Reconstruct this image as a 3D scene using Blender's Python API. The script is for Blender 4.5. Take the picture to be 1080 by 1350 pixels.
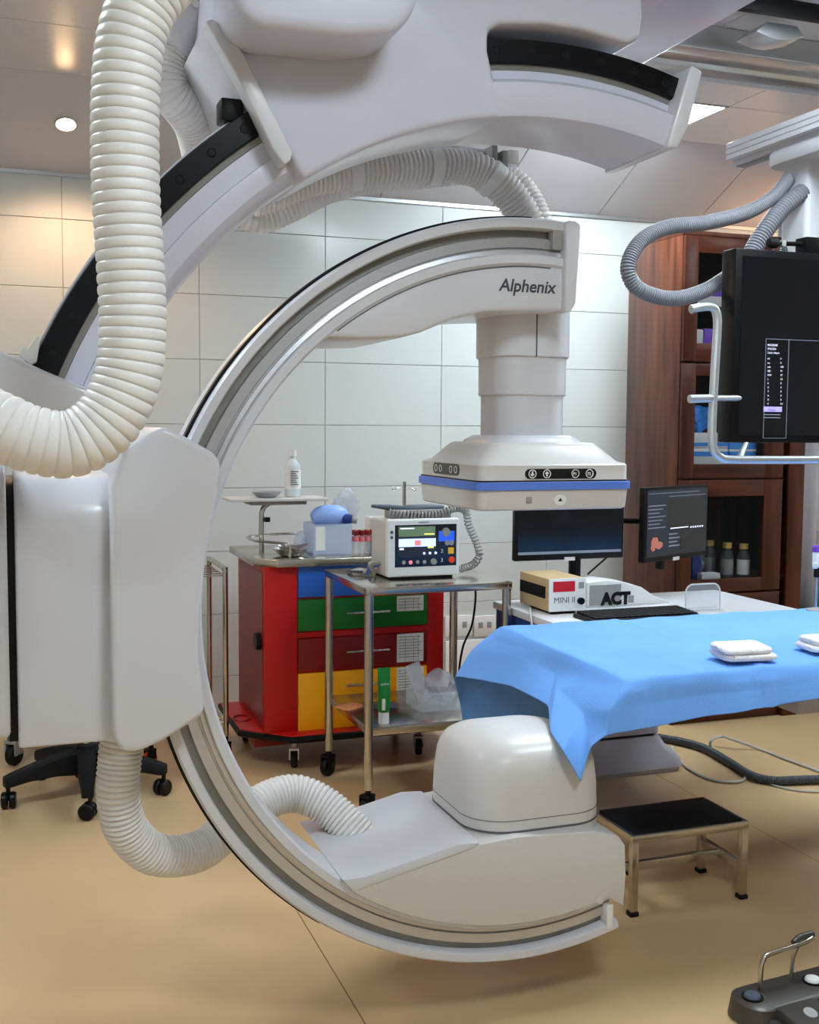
import bpy, bmesh, math, random
from mathutils import Vector, Matrix
random.seed(4)
S = bpy.context.scene
COL = S.collection
for o in list(bpy.data.objects):
    bpy.data.objects.remove(o)

# ---------------------------------------------------------------- camera
# World: X runs along the tiled back wall (to the right), Y runs away towards it, Z up, metres.
FPX, CAMH = 1481.8, 1.378
def cam_axes(yaw, pitch, roll):
    f = Vector((math.sin(yaw)*math.cos(pitch), math.cos(yaw)*math.cos(pitch), -math.sin(pitch)))
    r = Vector((math.cos(yaw), -math.sin(yaw), 0)); d = f.cross(r)
    c, s = math.cos(roll), math.sin(roll)
    return c*r+s*d, -s*r+c*d, f
RX, DN, FW = cam_axes(0.34703, 0.075562, -0.0067554)
EYE = Vector((0, 0, CAMH))
cam = bpy.data.objects.new('camera', bpy.data.cameras.new('camera'))
COL.objects.link(cam)
cam.matrix_world = Matrix((( RX.x, -DN.x, -FW.x, EYE.x), (RX.y, -DN.y, -FW.y, EYE.y), (RX.z, -DN.z, -FW.z, EYE.z), (0, 0, 0, 1)))
cam.data.sensor_fit = 'HORIZONTAL'; cam.data.sensor_width = 36; cam.data.lens = FPX/1080*36
cam.data.clip_start = 0.05
S.camera = cam
def at(x, y, X=None, Y=None, Z=None):
    """photo pixel -> point on the plane X=, Y= or Z= that the thing stands on or lies in"""
    r = FW + RX*((x-540)/FPX) + DN*((y-675)/FPX)
    if X is not None: t = (X-EYE.x)/r.x
    elif Y is not None: t = (Y-EYE.y)/r.y
    else: t = (Z-EYE.z)/r.z
    return EYE + r*t
def xz(x, y, Y):
    p = at(x, y, Y=Y); return (p.x, p.z)

# ---------------------------------------------------------------- world, exposure
w = bpy.data.worlds.new('world'); S.world = w; w.use_nodes = True
w.node_tree.nodes['Background'].inputs[0].default_value = (.8, .86, 1, 1)
w.node_tree.nodes['Background'].inputs[1].default_value = 0.25
S.view_settings.view_transform = 'Standard'; S.view_settings.look = 'None'
S.view_settings.gamma = 1; S.view_settings.use_curve_mapping = False
S.view_settings.exposure = 0.24
LED_POWER = 36.0
WARM_POWER = 24.0

# ---------------------------------------------------------------- materials
def lin(c):
    return tuple(((v/255)/12.92 if v/255 <= .04045 else ((v/255+.055)/1.055)**2.4) for v in c)
MATS = {}
def mat(name, rgb, rough=.5, metal=0., coat=0., emit=None, power=0., var=0., scale=8., bump=0., bscale=40., alpha=1., trans=0., ior=1.45, stretch=None, spec=.5, rgb2=None):
    m = bpy.data.materials.new(name); m.use_nodes = True
    nt = m.node_tree; b = nt.nodes['Principled BSDF']
    c = lin(rgb)
    b.inputs['Base Color'].default_value = (*c, 1)
    b.inputs['Roughness'].default_value = rough; b.inputs['Metallic'].default_value = metal
    b.inputs['Coat Weight'].default_value = coat; b.inputs['Coat Roughness'].default_value = .08
    b.inputs['Specular IOR Level'].default_value = spec
    b.inputs['Alpha'].default_value = alpha; b.inputs['Transmission Weight'].default_value = trans; b.inputs['IOR'].default_value = ior
    if emit:
        b.inputs['Emission Color'].default_value = (*lin(emit), 1); b.inputs['Emission Strength'].default_value = power
    if var or bump:
        tc = nt.nodes.new('ShaderNodeTexCoord'); mp = nt.nodes.new('ShaderNodeMapping')
        nt.links.new(tc.outputs['Object'], mp.inputs['Vector'])
        if stretch: mp.inputs['Scale'].default_value = stretch
    if var:
        n = nt.nodes.new('ShaderNodeTexNoise'); n.inputs['Scale'].default_value = scale; n.inputs['Detail'].default_value = 5
        nt.links.new(mp.outputs[0], n.inputs['Vector'])
        r = nt.nodes.new('ShaderNodeValToRGB')
        r.color_ramp.elements[0].position = .3; r.color_ramp.elements[1].position = .7
        lo = lin(rgb2) if rgb2 else tuple(v*(1-var) for v in c)
        r.color_ramp.elements[0].color = (*lo, 1)
        r.color_ramp.elements[1].color = (*(c if rgb2 else tuple(min(1, v*(1+var)) for v in c)), 1)
        nt.links.new(n.outputs['Fac'], r.inputs[0]); nt.links.new(r.outputs[0], b.inputs['Base Color'])
    if bump:
        n2 = nt.nodes.new('ShaderNodeTexNoise'); n2.inputs['Scale'].default_value = bscale; n2.inputs['Detail'].default_value = 4
        nt.links.new(mp.outputs[0], n2.inputs['Vector'])
        bp = nt.nodes.new('ShaderNodeBump'); bp.inputs['Strength'].default_value = bump; bp.inputs['Distance'].default_value = .01
        nt.links.new(n2.outputs['Fac'], bp.inputs['Height']); nt.links.new(bp.outputs[0], b.inputs['Normal'])
    MATS[name] = m
    return m
mat('tile', (210, 214, 211), .16, var=.02, scale=2, bump=.03, bscale=14, spec=.5)
mat('grout', (166, 163, 156), .8, var=.05, scale=30)
mat('plain_wall', (214, 214, 210), .6, var=.02, scale=3)
mat('ceiling_panel', (206, 202, 204), .28, var=.015, scale=3, spec=.5)
mat('ceiling_gap', (40, 38, 40), .8, var=.1)
mat('vinyl', (206, 173, 130), .3, var=.05, scale=2.2, bump=.02, bscale=60, spec=.45)
mat('seam', (128, 84, 52), .7, var=.1)
mat('white_shell', (208, 208, 214), .3, coat=.25, var=.012, scale=3)
mat('cool_shell', (198, 198, 212), .28, coat=.2, var=.012, scale=3)
mat('warm_shell', (206, 202, 199), .34, var=.012, scale=4)
mat('shell_gap', (96, 94, 98), .7, var=.05)
mat('hose_white', (228, 225, 222), .34, var=.02, scale=20)
mat('hose_groove', (150, 142, 138), .6, var=.02, scale=20)
mat('hose_grey', (120, 121, 128), .38, var=.03, scale=20)
mat('hose_dark', (66, 72, 78), .4, var=.05, scale=20)
mat('black', (9, 9, 12), .38, var=.1, spec=.3)
mat('black_gloss', (9, 10, 13), .16, var=.05, coat=.4)
mat('rubber', (15, 15, 18), .6, var=.12, scale=30, spec=.3)
mat('anodised', (8, 9, 13), .3, var=.08, scale=12, spec=.25)
mat('dark_strip', (138, 136, 132), .4, metal=.5, var=.1, scale=10)
mat('steel', (196, 190, 180), .22, metal=1, var=.05, scale=12, bump=.01)
mat('brushed', (196, 196, 200), .34, metal=.75, var=.04, scale=30, stretch=(1, 1, 8))
mat('aluminium', (206, 210, 212), .35, metal=.85, var=.03)
mat('chrome', (214, 212, 210), .1, metal=1, var=.02)
mat('stripe_blue', (92, 130, 222), .4, var=.03)
mat('drape', (112, 166, 238), .78, var=.05, scale=5, bump=.12, bscale=260, spec=.2)
mat('towel', (240, 236, 236), .9, var=.03, scale=20, bump=.6, bscale=160, spec=.1)
mat('base_grey', (178, 174, 186), .45, var=.02)
mat('red_cart', (186, 14, 16), .34, var=.05, scale=4)
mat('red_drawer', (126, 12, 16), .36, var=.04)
mat('blue_drawer', (30, 96, 196), .34, var=.04)
mat('green_drawer', (12, 110, 32), .34, var=.04)
mat('yellow_drawer', (250, 172, 10), .36, var=.04)
mat('paper', (232, 232, 230), .8, var=.02)
mat('ink', (90, 90, 96), .8, var=.1)
mat('screen', (10, 12, 18), .14, var=.1, coat=.3)
mat('desk_top', (216, 216, 220), .4, var=.02)
mat('desk_blue', (30, 58, 130), .45, var=.05)
mat('plastic_white', (230, 230, 228), .4, var=.015)
mat('plastic_grey', (150, 150, 148), .45, var=.04)
mat('slate', (78, 88, 104), .4, var=.05)
mat('tan', (196, 168, 124), .5, var=.05)
mat('green_tube', (24, 128, 52), .4, var=.05)
mat('orange', (236, 66, 26), .45, var=.05)
mat('purple', (120, 66, 190), .5, var=.04)
mat('box_blue', (58, 140, 226), .5, var=.05)
mat('clear', (236, 242, 246), .12, alpha=.2, var=.02, spec=.6)
mat('clear_blue', (206, 220, 246), .2, alpha=.34, var=.04, spec=.6)
mat('glass', (40, 44, 46), .03, alpha=.1, var=.01, spec=.6)
mat('bag_blue', (150, 182, 246), .35, var=.08)
mat('bag_plastic', (206, 210, 220), .2, alpha=.42, var=.1, scale=14, bump=.4, bscale=25, spec=.6)
mat('salt_bottle', (226, 234, 236), .2, alpha=.7, var=.05)
mat('cap_yellow', (214, 178, 96), .5, var=.05)
mat('curtain', (196, 192, 198), .8, var=.05, scale=6)
mat('cable_grey', (186, 184, 176), .5, var=.03)
mat('pedal', (78, 74, 70), .35, metal=.35, var=.06)
mat('amber', (240, 190, 40), .4, var=.02)
mat('pink', (226, 120, 130), .5, var=.03)
mat('foil', (226, 150, 110), .35, metal=.3, var=.05)
mat('lettering', (66, 70, 78), .6, var=.03)
for n, c, p in (('lit_white', (226, 230, 255), .8), ('lit_grey', (120, 126, 140), .35), ('lit_purple', (150, 140, 250), .9), ('lit_salmon', (196, 116, 98), .2),
                ('lit_blue', (40, 90, 220), .6), ('lit_pale', (190, 205, 250), .9), ('lit_yellow', (250, 236, 120), .8), ('lit_red', (170, 24, 40), .25),
                ('lit_dark', (34, 38, 50), .3), ('lit_orange', (250, 110, 40), .6), ('lit_pink', (250, 120, 130), .7), ('lit_green', (96, 120, 90), .4)):
    mat(n, c, .4, emit=c, power=p, var=.01)
mat('led', (255, 255, 255), .5, emit=(231, 247, 255), power=LED_POWER, var=.001)
mat('lamp', (255, 240, 220), .5, emit=(255, 206, 150), power=WARM_POWER*4, var=.001)
# wood: stretched noise between two browns
def wood(name, a, b, stretch, rough=.36):
    m = mat(name, b, rough, var=.3, scale=3.2, rgb2=a, stretch=stretch, bump=.04, bscale=30, spec=.4)
    return m
wood('wood', (56, 25, 16), (106, 58, 35), (7, 7, .7))
wood('wood_dark', (52, 22, 14), (96, 44, 26), (7, 7, .7))
wood('wood_dark_cross', (52, 22, 14), (96, 44, 26), (.7, 7, 7))

# ---------------------------------------------------------------- mesh helpers
ORG = {}
def bmn(): return bmesh.new()
def link_mesh(name, bm, m, ang=38):
    bmesh.ops.recalc_face_normals(bm, faces=bm.faces)
    for f in bm.faces: f.smooth = True
    for e in bm.edges:
        if len(e.link_faces) == 2 and e.calc_face_angle(0) > math.radians(ang): e.smooth = False
    me = bpy.data.meshes.new(name); bm.to_mesh(me); bm.free()
    me.materials.append(MATS[m])
    o = bpy.data.objects.new(name, me); COL.objects.link(o)
    return o
def part(name, bm, m, parent, label=None, ang=38, kind=None):
    """a mesh built in world coordinates, parented under a thing or a part"""
    org = ORG[parent.name]
    bmesh.ops.translate(bm, vec=-org, verts=bm.verts)
    o = link_mesh(name, bm, m, ang); o.parent = parent; ORG[o.name] = org
    if label: o['label'] = label
    if kind: o['kind'] = kind
    return o
def thing(name, label, cat, loc, group=None):
    o = bpy.data.objects.new(name, None); COL.objects.link(o); o.location = loc; o.empty_display_size = .1
    ORG[o.name] = Vector(loc); o['label'] = label; o['category'] = cat
    if group: o['group'] = group
    return o
def solo(name, bm, m, label, cat, loc=None, group=None, ang=38):
    if loc is None:
        vs = [v.co for v in bm.verts]
        loc = Vector(((min(v.x for v in vs)+max(v.x for v in vs))/2, (min(v.y for v in vs)+max(v.y for v in vs))/2, min(v.z for v in vs)))
    loc = Vector(loc)
    bmesh.ops.translate(bm, vec=-loc, verts=bm.verts)
    o = link_mesh(name, bm, m, ang); o.location = loc; ORG[o.name] = loc
    o['label'] = label; o['category'] = cat
    if group: o['group'] = group
    return o
def struct(name, bm, m, ang=38):
    o = link_mesh(name, bm, m, ang); o['kind'] = 'structure'; ORG[o.name] = Vector((0, 0, 0)); return o
def box(bm, x0, x1, y0, y1, z0, z1, bev=0., seg=2, M=None):
    r = bmesh.ops.create_cube(bm, size=1)
    vs = r['verts']
    for v in vs: v.co = Vector(((x0+x1)/2+v.co.x*(x1-x0), (y0+y1)/2+v.co.y*(y1-y0), (z0+z1)/2+v.co.z*(z1-z0)))
    if M is not None: bmesh.ops.transform(bm, matrix=M, verts=vs)
    if bev:
        es = list({e for v in vs for e in v.link_edges})
        bmesh.ops.bevel(bm, geom=es, offset=bev, segments=seg, affect='EDGES', profile=.5, clamp_overlap=True)
    return bm
def B(*a, **k): return box(bmn(), *a, **k)
def poly(bm, pts, y0, y1, plane='XZ', bev=0., seg=3):
    """outline extruded along the axis normal to the plane"""
    def mk(p, d):
        if plane == 'XZ': return Vector((p[0], d, p[1]))
        if plane == 'YZ': return Vector((d, p[0], p[1]))
        return Vector((p[0], p[1], d))
    a = [bm.verts.new(mk(p, y0)) for p in pts]; b = [bm.verts.new(mk(p, y1)) for p in pts]
    n = len(pts); fs = [bm.faces.new(a), bm.faces.new(b[::-1])]
    for i in range(n): fs.append(bm.faces.new((a[i], a[(i+1) % n], b[(i+1) % n], b[i])))
    bmesh.ops.recalc_face_normals(bm, faces=fs)
    if bev:
        es = list({e for v in a+b for e in v.link_edges if len(e.link_faces) == 2 and e.calc_face_angle(0) > .35})
        bmesh.ops.bevel(bm, geom=es, offset=bev, segments=seg, affect='EDGES', profile=.5, clamp_overlap=True)
    return bm
def smooth(pts, n=10):
    P = [Vector(p) for p in pts]; P = [P[0]*2-P[1]]+P+[P[-1]*2-P[-2]]
    out = []
    for i in range(1, len(P)-2):
        a, b, c, d = P[i-1:i+3]
        for k in range(n):
            t = k/n
            out.append(.5*((2*b)+(c-a)*t+(2*a-5*b+4*c-d)*t*t+(3*b-a-3*c+d)*t**3))
    out.append(P[-2]); return out
def resample(pts, step):
    L = [0]
    for a, b in zip(pts, pts[1:]): L.append(L[-1]+(b-a).length)
    n = max(2, int(L[-1]/step)); out = []; j = 0
    for k in range(n+1):
        s = L[-1]*k/n
        while j < len(L)-2 and L[j+1] < s: j += 1
        t = (s-L[j])/max(1e-9, L[j+1]-L[j]); out.append(pts[j].lerp(pts[j+1], min(1, max(0, t))))
    return out
def tube(bm, pts, r, seg=12, rf=None, cap=True, closed=False):
    pts = [Vector(p) for p in pts]
    n = len(pts); rings = []; up = None
    for i, p in enumerate(pts):
        if closed: t = (pts[(i+1) % n]-pts[i-1]).normalized()
        else: t = (pts[min(n-1, i+1)]-pts[max(0, i-1)]).normalized()
        if up is None: up = Vector((0, 0, 1)) if abs(t.z) < .9 else Vector((1, 0, 0))
        side = t.cross(up).normalized(); up = side.cross(t).normalized()
        rr = rf(i) if rf else r
        rings.append([bm.verts.new(p+(side*math.cos(a)+up*math.sin(a))*rr) for a in [2*math.pi*k/seg for k in range(seg)]])
    for i in range(n if closed else n-1):
        A, C = rings[i], rings[(i+1) % n]
        for k in range(seg): bm.faces.new((A[k], A[(k+1) % seg], C[(k+1) % seg], C[k]))
    if cap and not closed: bm.faces.new(rings[0][::-1]); bm.faces.new(rings[-1])
    return bm
def T(pts, r, seg=12, **k): return tube(bmn(), pts, r, seg, **k)
def rod(bm, a, b, r, seg=12): return tube(bm, [a, b], r, seg)
def corrugated(pts, r, pitch, depth, seg=24, sub=5, flat=.5):
    """ribbed hose: full bulges parted by narrow grooves"""
    p = resample(smooth(pts, 14), pitch/sub)
    def rf(i):
        t = (i % sub)/sub
        return r-depth*(1-abs(math.sin(math.pi*t))**flat)
    return tube(bmn(), p, r, seg, rf=rf)
def lathe(bm, prof, c, axis='Z', seg=28):
    """profile [(radius, height)] turned about an axis through c"""
    c = Vector(c); rings = []
    for r, h in prof:
        ring = []
        for k in range(seg):
            a = 2*math.pi*k/seg
            u, v = r*math.cos(a), r*math.sin(a)
            q = {'Z': Vector((u, v, h)), 'Y': Vector((u, h, v)), 'X': Vector((h, u, v))}[axis]
            ring.append(bm.verts.new(c+q))
        rings.append(ring)
    for A, C in zip(rings, rings[1:]):
        for k in range(seg): bm.faces.new((A[k], A[(k+1) % seg], C[(k+1) % seg], C[k]))
    if prof[0][0] > 1e-5: bm.faces.new(rings[0][::-1])
    if prof[-1][0] > 1e-5: bm.faces.new(rings[-1])
    bmesh.ops.remove_doubles(bm, verts=[v for R_ in rings for v in R_], dist=1e-6)
    return bm
def loft(bm, secs, cx, cy, n=8):
    """stack of rounded rectangles (z, half_x, half_y, corner_radius)"""
    rings = []
    for z, hx, hy, r in secs:
        r = min(r, hx-1e-4, hy-1e-4); ring = []
        for q, (sx, sy) in enumerate(((1, 1), (-1, 1), (-1, -1), (1, -1))):
            for k in range(n+1):
                a = math.pi/2*(q+k/n)
                ring.append(bm.verts.new((cx+sx*(hx-r)+r*math.cos(a), cy+sy*(hy-r)+r*math.sin(a), z)))
        rings.append(ring)
    m = len(rings[0])
    for A, C in zip(rings, rings[1:]):
        for k in range(m): bm.faces.new((A[k], A[(k+1) % m], C[(k+1) % m], C[k]))
    bm.faces.new(rings[0][::-1]); bm.faces.new(rings[-1])
    return bm
def ringsweep(bm, cx, cz, prof, a0, a1, n):
    """closed (radius, y) profile swept about a Y axis"""
    R_ = []
    for i in range(n+1):
        a = math.radians(a0+(a1-a0)*i/n); c, s = math.cos(a), math.sin(a)
        R_.append([bm.verts.new((cx+r*c, y, cz+r*s)) for r, y in prof])
    m = len(prof)
    for A, C in zip(R_, R_[1:]):
        for k in range(m): bm.faces.new((A[k], A[(k+1) % m], C[(k+1) % m], C[k]))
    bm.faces.new(R_[0][::-1]); bm.faces.new(R_[-1])
    return bm
def quad(bm, O, U, V, u0, v0, u1, v1, off=0., th=.0006):
    """thin printed or inlaid piece on the face O + u U + v V"""
    N = U.cross(V).normalized()
    a = [bm.verts.new(O+U*u+V*v+N*(off+h)) for h in (0, th) for u, v in ((u0, v0), (u1, v0), (u1, v1), (u0, v1))]
    for f in ((0, 3, 2, 1), (4, 5, 6, 7), (0, 1, 5, 4), (1, 2, 6, 5), (2, 3, 7, 6), (3, 0, 4, 7)): bm.faces.new([a[i] for i in f])
    return bm
def disc_on(bm, C, N, r, th, seg=20, r2=None):
    N = N.normalized()
    tube(bm, [C, C+N*th], r, seg, rf=(lambda i: r if i == 0 else (r2 or r)))
    return bm
def text_mesh(s, O, U, V, size, th=.0008, shear=0., squash=1., bold=0.):
    cu = bpy.data.curves.new('t', 'FONT'); cu.body = s; cu.size = size; cu.shear = shear; cu.offset = bold; cu.resolution_u = 3
    o = bpy.data.objects.new('t', cu); COL.objects.link(o)
    dg = bpy.context.evaluated_depsgraph_get(); me = bpy.data.meshes.new_from_object(o.evaluated_get(dg))
    bm = bmn(); bm.from_mesh(me)
    bpy.data.objects.remove(o); bpy.data.curves.remove(cu); bpy.data.meshes.remove(me)
    U = U.normalized(); V = V.normalized(); N = U.cross(V)
    for v in bm.verts: v.co = O+U*(v.co.x*squash)+V*v.co.y+N*(v.co.z+th)
    return bm
def tcopy(o, parent=None):
    c = o.copy(); COL.objects.link(c); c.parent = parent; ORG[c.name] = ORG.get(o.name, Vector())
    for ch in list(o.children): tcopy(ch, c)
    return c
XV, YV, ZV = Vector((1, 0, 0)), Vector((0, 1, 0)), Vector((0, 0, 1))
def caster(parent, x, y, r, wheel='rubber', fork='black', z=0., turn=0., name='caster'):
    """twin fork and wheel standing on the floor; fork is the part, wheel its piece"""
    M_ = Matrix.Translation((x, y, z)) @ Matrix.Rotation(turn, 4, 'Z')
    bm = bmn()
    for s in (-1, 1): box(bm, -r*.75, r*.45, s*r*.5-r*.08, s*r*.5+r*.08, r*1.0, r*2.2, .002)
    box(bm, -r*.75, r*.5, -r*.58, r*.58, r*2.05, r*2.35, .003)
    tube(bm, [Vector((0, 0, r*2.3)), Vector((0, 0, r*3))], r*.3, 10)
    bmesh.ops.transform(bm, matrix=M_, verts=bm.verts)
    f = part(name, bm, fork, parent)
    bm = lathe(bmn(), [(r*.3, -r*.36), (r*.9, -r*.36), (r, -r*.2), (r, r*.2), (r*.9, r*.36), (r*.3, r*.36)], (-r*.2, 0, r), 'Y', 18)
    bmesh.ops.transform(bm, matrix=M_, verts=bm.verts)
    part('wheel', bm, wheel, f)
    return f
# ---------------------------------------------------------------- the room
WY = 5.25                       # tiled wall
CZ, SY, CORZ = 2.74, 4.69, 2.474   # flat ceiling, where the slope starts, top of the tiled wall
XL, XR, YB = -2.6, 5.3, -2.6
fl = struct('floor', B(XL, XR, YB, WY, -.06, -.004), 'seam')
sx = [XL, at(385, 1190, Z=0).x, at(996.7, 1092, Z=0).x, XR]
sx.insert(1, 2*sx[1]-sx[2])
for a, b in zip(sx, sx[1:]):
    part('floor_sheet', B(a+.0015, b-.0015, YB, WY, -.004, 0), 'vinyl', fl)
struct('wall_left', B(XL-.1, XL, YB, WY, 0, CZ+.1), 'plain_wall')
struct('wall_right', B(XR, XR+.1, YB, WY, 0, CZ+.1), 'plain_wall')
struct('wall_front', B(XL, XR, YB-.1, YB, 0, CZ+.1), 'plain_wall')
wb = struct('wall_back', B(XL, XR, WY+.008, WY+.12, 0, CZ+.1), 'grout')
rows = [0]+[.19+.2985*k for k in range(8)]+[CORZ]
cols = [XL]+[.263+.6*k for k in range(-4, 9)]
shared = {}
def tile_obj(name, parent, x0, x1, z0, z1, m):
    key = (round(x1-x0, 3), round(z1-z0, 3))
    if key not in shared:
        w_, h_ = (x1-x0)/2-.0012, (z1-z0)/2-.0012
        bm = bmn(); vs = []
        for d, i in ((.008, 0), (.0015, 0), (0, .0015)):
            vs.append([bm.verts.new((sx_*(w_-i), d, sz_*(h_-i))) for sx_, sz_ in ((-1, -1), (1, -1), (1, 1), (-1, 1))])
        for A, C in zip(vs, vs[1:]):
            for k in range(4): bm.faces.new((A[k], A[(k+1) % 4], C[(k+1) % 4], C[k]))
        bm.faces.new(vs[-1]); bmesh.ops.recalc_face_normals(bm, faces=bm.faces)
        me = bpy.data.meshes.new('tile'); bm.to_mesh(me); bm.free(); me.materials.append(MATS[m]); shared[key] = me
        # outward is -Y
        if me.polygons[-1].normal.y > 0: me.flip_normals()
    o = bpy.data.objects.new(name, shared[key]); COL.objects.link(o); o.parent = parent
    o.location = ((x0+x1)/2, WY, (z0+z1)/2)
    return o
for x0, x1 in zip(cols, cols[1:]):
    if x1 < -.6: continue
    for z0, z1 in zip(rows, rows[1:]): tile_obj('tile', wb, x0, x1, z0, z1, 'tile')
# ceiling: metal panels, sloping down to the tiled wall
ce = struct('ceiling', poly(bmn(), [(YB, CZ+.012), (SY, CZ+.012), (WY+.02, CORZ+.012), (WY+.02, CORZ+.1), (WY+.02, CZ+.1), (YB, CZ+.1)], XL, XR, 'YZ'), 'ceiling_gap')
px = [2.92+.594*k for k in range(-9, 5)]
py = [SY-.56*k for k in range(0, 5)]
LEDS = []
for x0, x1 in zip(px, px[1:]):
    for y1, y0 in zip(py, py[1:]):
        x1_ = min(x1, XR)
        if abs(x1-2.92) < .01 and abs(y1-SY) < .01: LEDS.append((x0, x1_, y0, y1)); continue
        part('ceiling_panel', B(max(x0, XL)+.002, x1_-.002, y0+.002, y1-.002, CZ, CZ+.012, .0012, 1), 'ceiling_panel', ce)
    # sloped panel
    bm = bmn(); g = .002
    dy, dz = WY-SY, CORZ-CZ
    poly(bm, [(SY+g, CZ), (WY-.004, CORZ+.002), (WY-.004, CORZ+.014), (SY+g, CZ+.012)], x0+.003, min(x1, XR)-.003, 'YZ')
    part('sloped_panel', bm, 'ceiling_panel', ce)
rest = py[-1]
part('ceiling_sheet', B(XL, XR, YB, rest-.003, CZ, CZ+.012), 'ceiling_panel', ce)
tr = struct('trim_1', B(XL, XR, WY-.012, WY, CORZ-.012, CORZ+.004), 'aluminium')
# lamps: recessed light panels, warm downlights in the slope
def light_panel(x0, x1, y0, y1, label):
    t = thing('ceiling_light', label, 'light', ((x0+x1)/2, (y0+y1)/2, CZ-.004), 'ceiling light panels')
    part('diffuser', B(x0+.012, x1-.012, y0+.012, y1-.012, CZ-.001, CZ+.006), 'led', t)
    bm = bmn()
    for a in ((x0, x0+.012, y0, y1), (x1-.012, x1, y0, y1), (x0, x1, y0, y0+.012), (x0, x1, y1-.012, y1)): box(bm, *a, CZ-.004, CZ+.008)
    part('frame', bm, 'aluminium', t)
light_panel(*LEDS[0], 'square white ceiling light panel above the wooden cabinet')
for x, y, lab in ((-.75, 2.75, 'left of the white carriage plate'), (2.16, 2.35, 'right of the white carriage plate'), (4.0, 3.0, 'near the right wall'), (.9, .5, 'just behind the camera'), (-.9, -1.2, 'far behind the camera')):  # unseen panels, added to light the wall, boom and machine
    light_panel(x-.25, x+.25, y-.3, y+.3, 'added light panel in the ceiling, unseen, '+lab)
sl = Vector((0, WY-SY, CORZ-CZ)).normalized(); sn = Vector((0, sl.z, -sl.y))
if sn.z > 0: sn = -sn
for k, x in enumerate((at(87, 172, Y=4.95).x, 4.12)):
    yy = 4.95; zz = CZ+(CORZ-CZ)*(yy-SY)/(WY-SY)
    c = Vector((x, yy, zz))
    t = thing('downlight', ('round warm recessed downlight glowing in the sloped ceiling at the left', 'round warm recessed downlight above the wooden cabinet end')[k], 'light', c, 'warm downlights')
    part('bulb', T([c+sn*.001, c+sn*.004], .036, 20), 'lamp', t)
    bm = bmn(); ringpts = []
    u = XV; v = sn.cross(u)
    tube(bm, [c+sn*.003+(u*math.cos(a)+v*math.sin(a))*.041 for a in [i*math.pi/12 for i in range(24)]], .004, 6, closed=True)
    part('rim', bm, 'aluminium', t)
    ld = bpy.data.lights.new('downlight_lamp', 'SPOT'); ld.energy = WARM_POWER; ld.color = (1, .62, .36); ld.spot_size = 2.6; ld.spot_blend = .6; ld.shadow_soft_size = .035
    lo = bpy.data.objects.new('downlight_lamp', ld); COL.objects.link(lo); lo.parent = t
    lo.location = sn*.03; lo.rotation_euler = Vector((0, -.25, -1)).to_track_quat('-Z', 'Y').to_euler()

# ---------------------------------------------------------------- floor-mounted C-arm
CX, CC, RO, Y0 = 1.1286, .9902, .8544, 2.30
ca = thing('c_arm', 'white floor-mounted C-arm with flat detector above and X-ray tube below the draped table', 'C-arm', (-.75, 2.42, 0))
A0, A1 = 84, 287
part('arc', ringsweep(bmn(), CX, CC, [(RO, Y0+.006), (RO-.005, Y0), (RO-.021, Y0), (RO-.024, Y0+.004), (RO-.024, Y0+.034), (RO-.08, Y0+.034), (RO-.08, Y0+.004), (RO-.083, Y0), (RO-.1, Y0), (RO-.105, Y0+.006), (RO-.105, Y0+.15), (RO, Y0+.15)], A0, A1, 150), 'white_shell', ca)
part('track_groove', ringsweep(bmn(), CX, CC, [(RO-.024, Y0+.03), (RO-.041, Y0+.03), (RO-.041, Y0+.033), (RO-.024, Y0+.033)], A0, A1, 150), 'dark_strip', ca)
part('track_rail', ringsweep(bmn(), CX, CC, [(RO-.041, Y0+.02), (RO-.043, Y0+.016), (RO-.064, Y0+.016), (RO-.066, Y0+.022), (RO-.069, Y0+.022), (RO-.070, Y0+.014), (RO-.079, Y0+.012), (RO-.079, Y0+.033), (RO-.041, Y0+.033)], A0, A1, 150), 'brushed', ca, 'polished metal running rail in the arc')
part('rubber_strip', ringsweep(bmn(), CX, CC, [(RO-.002, Y0+.02), (RO+.006, Y0+.024), (RO+.006, Y0+.05), (RO-.002, Y0+.054)], 90, 235, 110), 'black', ca)
def arcpt(a, r): return (CX+r*math.cos(math.radians(a)), CC+r*math.sin(math.radians(a)))
# upper arm with the maker's word
ya = Y0+.006
low = [xz(*p, ya) for p in ((427, 444), (480, 446), (530, 445), (556, 438), (598, 420), (640, 411), (700, 409), (750, 410))]
aL = math.degrees(math.atan2(low[0][1]-CC, low[0][0]-CX))
pts = low+[arcpt(a, RO-.098) for a in [84+(aL-84)*k/24 for k in range(25)]][:-1]
pts = [p for p in pts]
ua = part('detector_arm', poly(bmn(), pts, ya, Y0+.37, bev=.014, seg=3), 'white_shell', ca)
p = at(658, 383, Y=ya-.001)
part('lettering', text_mesh('Alphenix', Vector((p.x, ya-.0004, p.z)), XV, ZV, .0385, shear=.18, bold=.0008, squash=1.0), 'lettering', ua, 'dark grey word Alphenix')
part('arm_seam', ringsweep(bmn(), CX, CC, [(RO-.106, ya-.0012), (RO-.109, ya-.0012), (RO-.109, ya+.003), (RO-.106, ya+.003)], 87, 128, 60), 'shell_gap', ua)
pts = [xz(*p, Y0-.012) for p in ((747, 296), (750, 290), (762, 291), (767, 297), (760, 400), (753, 411), (745, 412))]
eb = part('arm_end_cap', poly(bmn(), pts, Y0-.012, Y0+.37, bev=.006), 'white_shell', ca)
p = at(741, 312, Y=Y0); part('end_stop', B(p.x-.022, p.x+.004, Y0+.002, Y0+.03, p.z-.03, p.z+.022, .004), 'plastic_grey', eb)
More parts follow.
